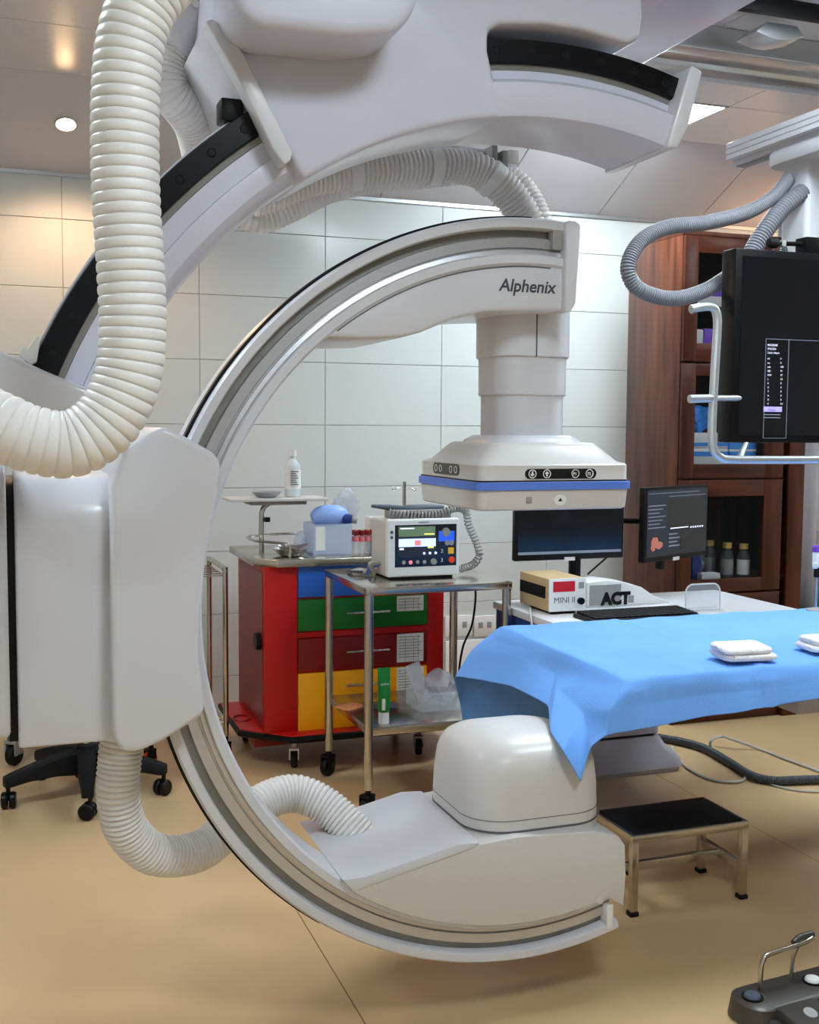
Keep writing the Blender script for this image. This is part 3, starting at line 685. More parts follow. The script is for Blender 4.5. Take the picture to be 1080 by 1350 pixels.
def lump(c, r, sc_, amp, seed, sub=3):
    bm = bmn(); bmesh.ops.create_icosphere(bm, subdivisions=sub, radius=1)
    rnd = random.Random(seed); ph = [(Vector((rnd.uniform(-1, 1), rnd.uniform(-1, 1), rnd.uniform(-1, 1))).normalized()*rnd.uniform(2, 6), rnd.uniform(0, 6)) for _ in range(9)]
    for v in bm.verts:
        n = v.co.normalized(); k = 1+amp*sum(abs(math.sin(q.dot(n)+f))-.6 for q, f in ph)/4
        v.co = Vector(c)+Vector((n.x*sc_[0]*k, n.y*sc_[1]*k, n.z*sc_[2]*k))*r
    return bm
solo('plastic_bag', lump((3.08, 4.56, zm+.147+.065), 1, (.085, .08, .062), .5, 3), 'box_blue', 'crumpled blue plastic bag on top of the glove cartons', 'bag', ang=20)
def bottle(name, x, y, z, r, h, mb, mc_, label, grp, neck=.35, cap=.16, wrap=None):
    t = thing(name, label, 'bottle', (x, y, z), grp)
    hb_ = h*(1-cap)
    part('body', lathe(bmn(), [(r*.9, 0), (r, h*.02), (r, hb_*.72), (r*.9, hb_*.8), (r*neck, hb_*.92), (r*neck, hb_)], (x, y, z), 'Z', 20), mb, t)
    part('cap', lathe(bmn(), [(r*(neck+.12), hb_-.002), (r*(neck+.12), h)], (x, y, z), 'Z', 16), mc_, t)
    if wrap: part('label_wrap', lathe(bmn(), [(r*1.012, hb_*wrap[0]), (r*1.012, hb_*wrap[1])], (x, y, z), 'Z', 20), wrap[2], t)
    return t
zb_s = kz(766)-.006
for k, (x_, y_, h_, lab) in enumerate(((2.985, 4.50, .17, 'leftmost brown-capped bottle behind the lower cabinet glass'), (3.21, 4.60, .17, 'yellow-capped bottle at the back of the lower cabinet shelf'), (3.255, 4.52, .165, 'yellow-capped bottle in the middle of the lower cabinet shelf'), (3.335, 4.50, .16, 'yellow-capped bottle with white wrap nearest the right cabinet post'))):
    bottle('medicine_bottle', x_, y_, zb_s, .03, h_, 'hose_dark', 'cap_yellow', lab, 'bottles in the cabinet', neck=.6, cap=.14, wrap=(.1, .62, 'plastic_grey' if k < 3 else 'paper'))
carton(3.04, 3.09, 4.49, .1, zb_s, .15, 'desk_blue', 'desk_blue', 'dark blue upright carton between the cabinet bottles', None)
carton(3.07, 3.17, 4.45, .06, zb_s, .03, 'paper', 'paper', 'small white carton lying at the front of the lower cabinet shelf', None)
solo('plastic_bag', lump((3.13, 4.62, zb_s+.085), 1, (.06, .06, .085), .5, 8), 'bag_plastic', 'pale crumpled plastic bag among the cabinet bottles', 'bag', ang=20)
lc = thing('low_cabinet', 'low dark wooden cabinet below the grey curtain at the right edge', 'cabinet', (4.1, 4.55, 0))
part('body', B(3.63, 4.6, 4.42, 4.68, 0, .42, .003), 'wood_dark_cross', lc)
part('top_panel', B(3.62, 4.61, 4.40, 4.69, .42, .44, .003), 'wood_dark_cross', lc)
for x_ in (3.64, 4.12): part('door', B(x_, x_+.47, 4.402, 4.42, .02, .41, .002), 'wood_dark', lc)
# curtain at the right and an infusion line
bm = bmn(); n = 60; g = []
for i in range(n+1):
    u = i/n; x = 3.68+1.2*u; y = 4.75+.03*math.sin(u*52)+.012*math.sin(u*23+1)
    g.append([bm.verts.new((x, y+d, z)) for d, z in ((.0, .02), (.006, 1.0), (0, 2.55))])
for A, C in zip(g, g[1:]):
    for k in range(2): bm.faces.new((A[k], C[k], C[k+1], A[k+1]))
cu = solo('curtain', bm, 'curtain', 'pale grey hanging curtain right of the wooden cabinet', 'curtain', ang=80)
md = cu.modifiers.new('thickness', 'SOLIDIFY'); md.thickness = .003
iy = 2.96
p = at(1077, 760, Y=iy)
iv = thing('infusion_holder', 'thin steel holder with white valve and purple clip at the far table edge', 'holder', (p.x, iy, .79))
part('pole', T([(p.x, iy, .79), (p.x, iy, at(1077, 700, Y=iy).z)], .0035, 10), 'steel', iv)
part('foot', lathe(bmn(), [(.03, .788), (.03, .794), (.01, .80)], (p.x, iy, 0), 'Z', 20), 'plastic_grey', iv)
zz = at(1076, 748, Y=iy).z
part('valve', B(p.x-.012, p.x+.018, iy-.012, iy+.012, zz, zz+.05, .004), 'plastic_white', iv)
part('valve_tap', B(p.x-.02, p.x-.006, iy-.014, iy, zz-.003, zz+.017, .003), 'plastic_white', iv)
part('clip', B(p.x-.014, p.x+.012, iy-.012, iy+.012, zz+.05, zz+.072, .004), 'purple', iv)
part('sleeve', T([(p.x, iy, zz-.032), (p.x, iy, zz)], .010, 10), 'black', iv)

# ---------------------------------------------------------------- desk behind the table
DZ = .72
dl = at(653, 792, Z=DZ)
dk = thing('desk', 'white-topped desk with blue side panel behind the draped table', 'desk', (2.25, 3.6, 0))
part('worktop', B(dl.x-.01, 2.74, 3.27, dl.y, DZ-.028, DZ, .004), 'desk_top', dk)
part('side_panel', B(dl.x, dl.x+.02, 3.3, dl.y-.01, .0, DZ-.028, .002), 'desk_blue', dk, 'blue side panel')
part('back_panel', B(dl.x+.02, 1.855, dl.y-.035, dl.y-.015, 0, DZ-.028, .002), 'desk_blue', dk)
def monitor(cx, y, zc, wdt, hgt, rot, label, zfoot, xfoot):
    t = thing('desk_monitor', label, 'monitor', (xfoot, y+.05, zfoot), 'flat monitors on the desk')
    M_ = Matrix.Translation((cx, y, zc)) @ Matrix.Rotation(rot, 4, 'Z')
    def mk(name, m, x0, x1, y0, y1, z0, z1, par, bev=0.):
        return part(name, box(bmn(), x0, x1, y0, y1, z0, z1, bev, 2, M=M_), m, par)
    cs = mk('casing', 'black', -wdt/2, wdt/2, 0, .03, -hgt/2, hgt/2, t, .004)
    s = mk('screen', 'screen', -wdt/2+.012, wdt/2-.012, -.0015, .002, -hgt/2+.022, hgt/2-.012, t)
    mk('badge', 'plastic_white', -.025, .02, -.002, .001, -hgt/2-.004, -hgt/2+.01, cs)
    return t, s, mk
y_ = 3.84
a, b = at(680, 668, Y=y_), at(822, 735, Y=y_)
a2 = at(680, 650, Y=y_).z
t, s, mk = monitor((a.x+b.x)/2, y_, (a2+b.z)/2, b.x-a.x, a2-b.z, 0, 'black desk monitor with a blank screen below the flat detector', DZ, 2.0)
h_ = a2-b.z; w_ = b.x-a.x
mk('task_bar', 'lit_grey', -w_/2+.012, w_/2-.012, -.0022, -.001, -h_/2+.024, -h_/2+.034, s)
xs = at(757, 760, Y=y_+.05).x
part('stand', B(xs-.022, xs+.022, y_+.035, y_+.06, DZ+.01, a2-.1, .004), 'black', t)
part('foot', B(xs-.11, xs+.11, y_-.06, y_+.06, DZ, DZ+.012, .004), 'black', t)
part('stay', T([at(800, 735, Y=y_+.045), at(775, 757, Y=y_+.045)], .004, 8), 'black', t)
y_ = 3.94; c = at(893, 689, Y=y_)
t2_, s2, mk = monitor(c.x, y_, c.z, .46, .30, math.radians(24), 'black desk monitor showing a dark planning display on a side arm', c.z-.1, c.x)
u = lambda f: -.218+.436*f; v = lambda f: .138-.268*f
mk('display_area', 'lit_dark', u(0), u(1), -.002, -.0014, v(1), v(0), s2)
mk('viewer', 'screen', u(.35), u(.97), -.0026, -.002, v(.62), v(.14), s2)
for k in range(7): mk('text_row', 'lit_grey', u(.02), u(.30-.05*(k % 3)), -.0026, -.002, v(.24+.055*k), v(.225+.055*k), s2)
mk('tool_bar', 'lit_grey', u(.02), u(.86), -.0026, -.002, v(.055), v(.045), s2)
mk('tool_bar', 'lit_grey', u(.35), u(.97), -.0026, -.002, v(.11), v(.10), s2)
mk('text_row', 'lit_white', u(.38), u(.68), -.0030, -.0026, v(.60), v(.585), s2)
for k in range(6): mk('tool_icon', 'lit_white', u(.72+.04*k), u(.74+.04*k), -.003, -.0026, v(.615), v(.59), s2)
for k in range(4): mk('text_row', 'lit_grey', u(.36), u(.50+.04*(k % 2)), -.0026, -.002, v(.69+.06*k), v(.67+.06*k), s2)
mk('list_pane', 'screen', u(.56), u(.97), -.0026, -.002, v(.94), v(.66), s2)
Ms = Matrix.Translation((c.x, y_, c.z)) @ Matrix.Rotation(math.radians(24), 4, 'Z')
for k, (fx, fz, sx_, sz_) in enumerate(((.13, .78, .04, .022), (.20, .83, .04, .014), (.10, .85, .025, .016))):
    bm = lump((u(fx), -.0025, v(fz)), 1, (sx_/1.6, .0006, sz_), .35, 5+k, 2); bmesh.ops.transform(bm, matrix=Ms, verts=bm.verts); part('heart_image', bm, 'lit_salmon', s2)
bmx = T([Ms @ Vector((0, .05, 0)), (xs+.1, 3.93, c.z+.02), (xs, y_-.04, c.z+.02)], .012, 10)
part('side_arm', bmx, 'black', t2_)
part('bracket', box(bmn(), -.05, .05, .028, .055, -.05, .05, .003, 2, M=Ms), 'black', t2_)
part('cable_clip', box(bmn(), -.11, -.08, .0, .03, -.185, -.148, .004, 2, M=Ms), 'black', t2_)
# clotting timer with red readout
p0 = at(724, 807, Z=DZ+.012); x1_ = at(772, 800, Y=p0.y).x; zt2 = at(745, 763, Y=p0.y).z
ct = thing('clotting_timer', 'small cream and tan box instrument with red readout on the desk', 'instrument', ((p0.x+x1_)/2, p0.y+.11, DZ))
part('case', B(p0.x, x1_, p0.y+.004, p0.y+.24, DZ+.012, zt2, .003), 'tan', ct)
part('case_band', B(p0.x-.0015, x1_+.0015, p0.y+.03, p0.y+.236, DZ+.055, DZ+.098), 'black', ct)
fp = part('front_plate', B(p0.x, x1_, p0.y, p0.y+.006, DZ+.012, zt2, .001), 'plastic_white', ct)
w_, h_ = x1_-p0.x, zt2-DZ-.012
O = Vector((p0.x, p0.y, DZ+.012))
part('readout', quad(bmn(), O, XV, ZV, w_*.1, h_*.6, w_*.7, h_*.92), 'lit_red', fp)
part('lettering', text_mesh('MINI II', O+XV*w_*.12+ZV*h_*.26, XV, ZV, h_*.26), 'lettering', fp)
part('knob', disc_on(bmn(), O+XV*w_*.85+ZV*h_*.3, -YV, .0125, .012, 16), 'black', fp)
part('switch', quad(bmn(), O, XV, ZV, w_*.8, h_*.68, w_*.95, h_*.88), 'plastic_grey', fp)
part('base', B(p0.x+.02, x1_-.03, p0.y+.02, p0.y+.2, DZ, DZ+.012), 'black', ct)
# ACT console
ya_ = at(778, 802, Z=DZ).y+.02
cp = [xz(*q, ya_) for q in ((774, 768), (800, 765), (826, 768), (846, 774), (862, 785), (880, 792), (884, 798))]
cp = [(x, max(z, DZ)) for x, z in cp]+[(cp[-1][0], DZ), (cp[0][0], DZ)]
ac = thing('test_console', 'low white moulded console printed ACT on the desk behind the keyboard', 'instrument', (cp[2][0], ya_+.1, DZ))
bd = part('body', poly(bmn(), cp, ya_, ya_+.12, bev=.004), 'plastic_white', ac)
q0, q1 = at(777, 799, Y=ya_), at(819, 770, Y=ya_)
part('picture', B(q0.x, q1.x, ya_-.001, ya_, max(q0.z, DZ+.004), q1.z), 'plastic_grey', bd)
q = at(793, 797, Y=ya_); part('lettering', text_mesh('ACT', Vector((q.x, ya_-.0012, max(q.z, DZ+.006))), XV, ZV, .06, bold=.0042), 'black', bd)
q = at(832, 790, Y=ya_); part('badge', B(q.x-.012, q.x+.012, ya_-.001, ya_+.0, q.z-.012, q.z+.014), 'plastic_grey', bd)
# keyboard
k0, k1 = at(757, 811, Z=DZ+.01), at(899, 804, Z=DZ+.01)
kb = thing('keyboard', 'black computer keyboard lying on the desk behind the table', 'keyboard', ((k0.x+k1.x)/2, k0.y, DZ))
ky0 = 3.30
part('tray', B(k0.x, k1.x, ky0, ky0+.15, DZ, DZ+.014, .004), 'black', kb)
bm = bmn(); nw = 17; wk_ = (k1.x-k0.x-.02)/nw
for r in range(6):
    for q in range(nw): box(bm, k0.x+.01+q*wk_+.0015, k0.x+.01+(q+1)*wk_-.0015, ky0+.01+r*.0225, ky0+.029+r*.0225, DZ+.013, DZ+.02+r*.001)
part('keys', bm, 'rubber', kb, kind='stuff')
c = at(926, 797, Z=DZ)
cd = thing('acrylic_stand', 'clear upright acrylic card stand with white edge at the desk end', 'stand', (c.x, 3.45, DZ))
xa, xb_ = at(904, 790, Y=3.45).x, at(949, 790, Y=3.45).x; zt3 = at(926, 770, Y=3.45).z
bm = bmn(); pill_pts = [(xa, DZ)]+[(xa+.03-.03*math.cos(q), zt3-.03+.03*math.sin(q)) for q in [k*math.pi/12 for k in range(7)]]+[(xb_-.03+.03*math.sin(q), zt3-.03+.03*math.cos(q)) for q in [k*math.pi/12 for k in range(7)]]+[(xb_, DZ)]
part('card', poly(bm, pill_pts, 3.448, 3.452), 'clear', cd)
part('edge', T([(x, 3.45, z) for x, z in pill_pts], .003, 8), 'plastic_white', cd)
part('foot', B(xa, xb_, 3.43, 3.48, DZ, DZ+.006, .001), 'clear', cd)
c = at(720, 775, Z=DZ); 
bm = T(smooth([Vector((dl.x+.09, 3.84, DZ+.004)), Vector((dl.x+.06, 3.75, DZ+.012)), Vector((dl.x+.04, 3.66, DZ+.006)), Vector((dl.x-.012, 3.55, DZ+.01)), Vector((dl.x-.03, 3.5, DZ-.08)), Vector((dl.x-.03, 3.55, DZ-.3))], 8), .004, 8)
solo('desk_cable', bm, 'cable_grey', 'grey cable running off the left desk edge', 'cable')
# ---------------------------------------------------------------- stainless trolley with the patient monitor
TX0, TX1, TY0, TY1, TZ, TS = 1.19, at(668, 790, Y=3.70).x, 3.70, 4.21, .82, .32
tl = thing('steel_trolley', 'two-shelf stainless steel trolley carrying the patient monitor', 'trolley', ((TX0+TX1)/2, (TY0+TY1)/2, 0))
part('top_shelf', B(TX0-.016, TX1+.016, TY0-.016, TY1+.016, TZ-.028, TZ, .004), 'steel', tl)
part('lower_shelf', B(TX0, TX1, TY0, TY1, TS-.03, TS, .003), 'steel', tl)
for x in (TX0, TX1):
    for y in (TY0, TY1):
        part('leg', T([(x, y, .1), (x, y, TZ-.01)], .0165, 14), 'steel', tl)
        caster(tl, x, y, .036, turn=.6)
def fb(px_, py_, z): return at(px_, py_, Z=z)
f0 = at(517, 762, Z=TZ+.01); yd = f0.y
xd1 = at(606, 750, Y=yd).x; zd1 = at(560, 684, Y=yd).z; xd0 = at(511, 720, Y=yd).x
pm = thing('patient_monitor', 'white defibrillator monitor with colour screen on top of the steel trolley', 'monitor', ((xd0+xd1)/2, yd+.1, TZ))
pc = part('casing', B(xd0+.004, xd1-.002, yd+.015, yd+.21, TZ+.008, zd1-.004, .012, 3), 'warm_shell', pm)
part('front_frame', B(xd0, xd1, yd, yd+.03, TZ+.012, zd1, .008, 3), 'plastic_white', pm)
part('base_foot', B(xd0+.02, xd1-.02, yd+.02, yd+.2, TZ, TZ+.01), 'rubber', pm)
w_, h_ = xd1-xd0, zd1-TZ-.012
O = Vector((xd0, yd, TZ+.012))
fc = part('face_panel', quad(bmn(), O, XV, ZV, w_*.10, h_*.17, w_*.95, h_*.90), 'black_gloss', pm)
def fq(name, m, u0, v0, u1, v1, d=.0008): return part(name, quad(bmn(), O, XV, ZV, w_*u0, h_*v0, w_*u1, h_*v1, d), m, fc)
fq('screen', 'lit_dark', .14, .34, .66, .88, .0006)
fq('wave_area', 'lit_green', .15, .70, .65, .87, .0012)
fq('wave_line', 'lit_yellow', .5, .725, .64, .745, .0018)
fq('wave_line', 'lit_white', .17, .83, .36, .85, .0018)
fq('info_bar', 'lit_pale', .15, .52, .66, .66, .0012)
fq('alarm_mark', 'lit_pink', .37, .54, .45, .63, .0018)
fq('soft_label', 'lit_yellow', .55, .49, .63, .52, .0018); fq('soft_label', 'lit_white', .16, .47, .22, .50, .0018)
fq('mode_field', 'lit_blue', .70, .60, .92, .78, .0012)
def fbutton(name, m, u_, v_, r, th=.003): return part(name, disc_on(bmn(), O+XV*(w_*u_)+ZV*(h_*v_)-YV*.0012, -YV, r, th, 18, r*.85), m, fc)
fbutton('mode_dial', 'plastic_grey', .80, .76, .017, .01); fbutton('energy_button', 'plastic_grey', .82, .57, .010); fbutton('energy_button', 'plastic_grey', .88, .57, .010)
fq('charge_button', 'amber', .83, .38, .91, .49, .004); fbutton('shock_button', 'orange', .885, .27, .0125)
fbutton('select_dial', 'plastic_grey', .63, .25, .012, .01)
for k, m in enumerate(('plastic_grey', 'lit_pink', 'plastic_grey', 'plastic_grey')): fbutton('soft_button', m, .22+.095*k, .25, .0075)
for k in range(3): fbutton('small_button', 'lit_pale', .5+.08*k, .40, .005)
for s, v in (('2', .40), ('3', .24)): part('lettering', text_mesh(s, O+XV*w_*.73+ZV*h_*v-YV*.0008, XV, ZV, .02), 'plastic_white', fc)
fq('brand_strip', 'plastic_grey', .42, .93, .56, .95, .0008)
for v in (.78, .69): part('side_key', disc_on(bmn(), O+XV*w_*.055+ZV*h_*v, -YV, .006, .002, 12), 'slate', pm)
# paddle and coiled cord on top
pd = part('paddle', T([at(490, 667, Y=yd+.10), at(512, 669, Y=yd+.10), at(530, 671, Y=yd+.10), at(536, 672, Y=yd+.10), at(579, 670, Y=yd+.10), at(584, 670, Y=yd+.1)], .012, 12, rf=lambda i: (.006, .011, .013, .018, .018, .014)[i]), 'slate', pm, 'slate grey paddle handle')
part('paddle_cradle', B(at(512, 680, Y=yd+.1).x, at(590, 680, Y=yd+.1).x, yd+.06, yd+.15, zd1-.006, zd1+.028, .006), 'plastic_grey', pm)
def coil(ctrl, r, pitch, wire, n=10):
    base = resample(smooth(ctrl, 12), pitch/n); up = None; out = []
    for i, p in enumerate(base):
        t_ = (base[min(len(base)-1, i+1)]-base[max(0, i-1)]).normalized()
        if up is None: up = Vector((0, -1, 0)) if abs(t_.y) < .9 else ZV
        sd = t_.cross(up).normalized(); up = sd.cross(t_).normalized()
        a_ = 2*math.pi*i/n; out.append(p+(sd*math.cos(a_)+up*math.sin(a_))*r)
    return T(out, wire, 6)
part('coiled_cord', coil(px3(((512, 676, yd+.06), (540, 679, yd+.045), (575, 679, yd+.045), (600, 670, yd+.06), (614, 674, yd+.09), (618, 692, yd+.1), (628, 715, yd+.1), (632, 732, yd+.1), (624, 744, yd+.09), (608, 750, yd+.07))), .013, .0135, .0034), 'plastic_grey', pm, 'grey coiled paddle cord')
for k, (m, dz) in enumerate((('cable_grey', .05), ('lit_blue', .035), ('cable_grey', .02), ('hose_dark', .012))):
    a = Vector((xd0+.01, yd+.1+.02*k, TZ+dz+.005))
    pth = [a, a+Vector((-.05, -.02, 0)), Vector((TX0+.10-.02*k, yd+.12, TZ+.01+.004*k)), Vector((TX0+.04, yd+.17+.03*k, TZ+.008)), Vector((TX0+.1, yd+.25, TZ+.008+.004*k)), Vector((TX0+.2, yd+.24, TZ+.009+.004*k))]
    part('lead', T(smooth(pth, 8), .0045 if k else .008, 8), 'stripe_blue' if m == 'lit_blue' else m, pm, ('grey plug and lead', 'blue lead', 'grey lead', 'dark lead')[k])
bm = T(smooth(px3(((626, 760, 4.1), (627, 790, 4.16), (622, 825, 4.2), (610, 855, 4.22), (605, 900, 4.24), (612, 960, 4.26), (590, 985, 4.3))), 8), .0045, 8)
part('mains_lead', bm, 'black', pm, 'black mains lead hanging down')
# on the lower shelf
c = at(506, 953, Z=TS); gx, gy = c.x, c.y
gt = thing('gel_tube', 'green gel tube standing on its white cap on the lower trolley shelf', 'tube', (gx, gy, TS))
zt5 = at(506, 880, Y=gy).z
part('cap', lathe(bmn(), [(.019, 0), (.019, .038), (.017, .042)], (gx, gy, TS), 'Z', 18), 'plastic_white', gt)
part('tube_body', loft(bmn(), [(TS+.042, .02, .02, .019), (TS+.06, .022, .021, .02), (TS+.12, .0225, .016, .014), (zt5-.014, .0235, .004, .003), (zt5, .0235, .0015, .001)], gx, gy, 5), 'green_tube', gt)
part('printed_mark', B(gx-.014, gx-.002, gy-.0232, gy-.02, TS+.052, TS+.092), 'plastic_white', gt)
part('lettering', text_mesh('elefant', Vector((gx-.018, gy-.0172, zt5-.06)), XV, ZV, .012), 'plastic_white', gt)
solo('foil_packet', box(bmn(), -.05, .05, -.04, .04, 0, .004, .001, M=Matrix.Translation(at(462, 932, Z=TS+.001)) @ Matrix.Rotation(.5, 4, 'Z')), 'foil', 'orange paper packet lying on the lower trolley shelf', 'packet')
solo('foil_packet', box(bmn(), -.065, .065, -.045, .045, 0, .006, .001, M=Matrix.Translation(at(505, 934, Z=TS+.001)+Vector((0, .04, 0))) @ Matrix.Rotation(-.3, 4, 'Z')), 'hose_dark', 'dark silver packet behind the green gel tube', 'packet')
c0 = at(552, 940, Z=TS+.001)
bt_ = thing('plastic_container', 'clear plastic container with loose bags on the lower trolley shelf', 'container', (c0.x+.1, c0.y+.07, TS))
zc_ = at(575, 915, Y=c0.y).z
bm = bmn(); X0_, X1_, Ya_, Yb_ = c0.x+.006, TX1-.03-.13, c0.y+.0, c0.y+.16
X1_ = max(X1_, X0_+.17)
for a in ((X0_, X1_, Ya_, Yb_, TS+.001, TS+.004), (X0_, X1_, Ya_, Ya_+.003, TS+.004, zc_), (X0_, X1_, Yb_-.003, Yb_, TS+.004, zc_), (X0_, X0_+.003, Ya_, Yb_, TS+.004, zc_), (X1_-.003, X1_, Ya_, Yb_, TS+.004, zc_)): box(bm, *a)
part('tub', bm, 'clear', bt_)
part('rim', T([(X0_, Ya_, zc_), (X1_, Ya_, zc_), (X1_, Yb_, zc_), (X0_, Yb_, zc_)], .004, 8, closed=True), 'clear', bt_)
solo('plastic_bag', lump(((X0_+X1_)/2+.02, (Ya_+Yb_)/2, TS+.07), 1, (.065, .06, .062), .5, 12), 'bag_plastic', 'clear crumpled bag inside the plastic container', 'bag', ang=20)
bm = box(bmn(), -.03, .03, -.006, .006, 0, .16, .004, 2, M=Matrix.Translation((X0_+.05, Ya_+.08, TS+.02)) @ Matrix.Rotation(-.35, 4, 'Y'))
solo('sealed_pouch', bm, 'bag_plastic', 'flat clear pouch sticking up from the plastic container', 'pouch')

# ---------------------------------------------------------------- red emergency cart
RF = 4.33
rz = lambda y, x=450: at(x, y, Y=RF).z
RX0, RX1, RD = at(349, 850, Y=RF).x, at(585, 820, Y=RF).x, 4.86
DX0, DX1 = at(393, 850, Y=RF).x, at(563, 830, Y=RF).x
rc = thing('emergency_cart', 'red emergency cart with blue, green, red and yellow drawers and steel top', 'cart', ((RX0+RX1)/2, 4.6, 0))
ztop = at(430, 745, Y=RF).z
zbody = .155
part('body', B(RX0, RX1, RF+.012, RD, zbody, ztop, .004), 'red_cart', rc)
bm = bmn(); box(bm, RX0, DX0-.002, RF, RF+.014, zbody, ztop, .002); box(bm, DX1+.002, RX1, RF, RF+.014, zbody, ztop, .002); box(bm, DX0-.002, DX1+.002, RF+.001, RF+.014, rz(838), rz(831), 0)
part('front_frame', bm, 'red_cart', rc)
for k, (m, y0, y1) in enumerate((('blue_drawer', 745, 786), ('green_drawer', 788, 830), ('red_drawer', 839, 881), ('yellow_drawer', 884, 968))):
    za, zb3 = rz(y1), rz(y0)
    if k == 0: zb3 = ztop
    d = part('drawer', B(DX0, DX1, RF-.004, RF+.012, za+.002, zb3-.002, .003), m, rc, ('blue drawer', 'green drawer', 'dark red drawer', 'deep yellow drawer')[k])
    zh = {0: (za+zb3)/2, 1: rz(808), 2: rz(859), 3: rz(903)}[k]
    xa_, xb3 = at(455, 808, Y=RF).x, at(512, 808, Y=RF).x
    bm = T([(xa_, RF-.022, zh), (xb3, RF-.022, zh)], .005, 10); rod(bm, Vector((xa_+.02, RF-.022, zh)), Vector((xa_+.02, RF-.002, zh)), .004, 8); rod(bm, Vector((xb3-.02, RF-.022, zh)), Vector((xb3-.02, RF-.002, zh)), .004, 8)
    part('handle', bm, 'steel', d)
    if k:
        yt = {1: (781, 805), 2: (832, 872), 3: (876, 914)}[k]
        xp0, xp1 = at(523, yt[0], Y=RF).x, at(558, yt[0], Y=RF).x; zp1, zp0 = at(540, yt[0], Y=RF).z, at(540, yt[1], Y=RF).z
        zp1 = min(zp1, zb3-.004)
        pg = part('paper_list', B(xp0, xp1, RF-.0056, RF-.0045, zp0, zp1), 'paper', d)
        n_ = int((zp1-zp0)/.012); bm = bmn()
        for j in range(1, n_): box(bm, xp0+.006, xp1-.006-.03*((j*7) % 3)/3, RF-.0062, RF-.0055, zp1-j*.012-.0018, zp1-j*.012)
        for xx in (.3, .62, .8): box(bm, xp0+(xp1-xp0)*xx, xp0+(xp1-xp0)*xx+.0012, RF-.0062, RF-.0055, zp0+.004, zp1-.012)
        part('printed_rows', bm, 'ink', pg, kind='stuff')
# recessed left side, its shade put into a darker red, with fittings
part('side_recess_shade', B(RX0-.002, RX0+.002, RF+.03, RD-.03, zbody+.02, ztop-.03), 'red_drawer', rc)
part('side_pocket', lathe(bmn(), [(.035, -.02), (.035, 0), (.02, .004)], (RX0-.004, RF+.07, at(337, 850, Y=RF).z), 'X', 18), 'black', rc)
# octagonal base with black bumper
def octa(x0, x1, y0, y1, c): return [(x0+c, y0), (x1-c, y0), (x1, y0+c), (x1, y1), (x0, y1), (x0, y0+c)]
bl = at(303, 945, Z=.15); bl.x = max(bl.x, .872)
oc = octa(bl.x, RX1+.12, RF-.07, RD+.03, .17)
bp = part('base_plate', poly(bmn(), oc, .125, .155, 'XY', bev=.003), 'red_cart', rc)
part('bumper', T([(x, y, .138) for x, y in oc], .014, 8, closed=True), 'black', bp)
part('bin_ring', T([(.918+.034*math.cos(a), RF+.26+.05*math.sin(a), .157) for a in [k*math.pi/12 for k in range(24)]], .004, 6, closed=True), 'red_drawer', bp)
part('under_frame', B(bl.x+.05, RX1+.03, RF+.06, RD, .085, .125), 'red_drawer', rc)
for k, (x, y) in enumerate(((at(383, 1005, Z=0).x, RF+.03), (at(549, 997, Z=0).x+.02, RF+.0+.04), (RX0+.02, RD-.06), (RX1-.05, RD-.06))):
    f = caster(rc, x, y, .035, turn=1.3, fork='plastic_grey' if k else 'plastic_white')
# steel top
oc2 = octa(RX0-.035, RX1+.05, RF-.03, RD+.02, .08)
ZT = ztop+.03
tp = part('steel_top', poly(bmn(), oc2, ztop, ZT, 'XY', bev=.003), 'steel', rc)
gy_ = RF+.08
rail = [at(385, 735, Y=RF)+Vector((.0, .0, .0))]
xr = at(383, 730, Y=RF+.02).x
part('guard_rail', T(smooth([Vector((xr, RF+.03, ZT)), Vector((xr, RF+.03, ZT+.045)), Vector((xr-.02, RF+.03, ZT+.058)), Vector((oc2[5][0]+.06, RF+.1, ZT+.06)), Vector((oc2[5][0]+.03, RF+.16, ZT+.06)), Vector((oc2[5][0]+.03, RF+.3, ZT+.06)), Vector((oc2[5][0]+.08, RF+.36, ZT+.06)), Vector((1.2, RF+.38, ZT+.06)), Vector((1.25, RF+.38, ZT))], 6), .0055, 8), 'steel', tp)
# swivel tray on the cart
ty = 4.55
ps = at(345, 735, Y=ty)
st = thing('swivel_tray', 'cream swivel tray on a bent steel post above the red cart', 'tray', (ps.x, ty, ZT))
zt6 = at(360, 658, Y=ty).z
part('post', T(smooth([Vector((ps.x, ty, ZT)), Vector((ps.x, ty, zt6-.09)), Vector((ps.x+.004, ty, zt6-.045)), Vector((ps.x+.03, ty, zt6-.018)), Vector((ps.x+.07, ty, zt6-.014)), Vector((ps.x+.16, ty, zt6-.014))], 6), .011, 12), 'steel', st)
part('clamp', B(ps.x+.012, ps.x+.035, ty-.012, ty+.012, ZT+.13, ZT+.15, .003), 'black', st)
part('plate', B(at(298, 655, Y=ty).x, at(425, 655, Y=ty).x, ty-.1, ty+.1, zt6-.004, zt6+.008, .003), 'warm_shell', st)
part('under_plate', B(ps.x-.06, at(399, 660, Y=ty).x, ty-.07, ty+.07, zt6-.02, zt6-.004, .003), 'plastic_grey', st)
p = at(386, 648, Y=ty); hh = at(386, 593, Y=ty).z-(zt6+.008)
sb_ = bottle('saline_bottle', p.x, ty, zt6+.008, .033, hh, 'salt_bottle', 'plastic_white', 'clear labelled saline bottle standing on the cream tray', None, neck=.38, cap=.12, wrap=(.2, .66, 'paper'))
bm = bmn(); z_ = zt6+.008+hh*.88*.3
for k in range(7): box(bm, p.x-.016, p.x+.016-.006*(k % 3), ty-.0355, ty-.03, z_+k*.009, z_+k*.009+.003)
part('printed_rows', bm, 'ink', sb_, kind='stuff')
p = at(350, 650, Y=ty)
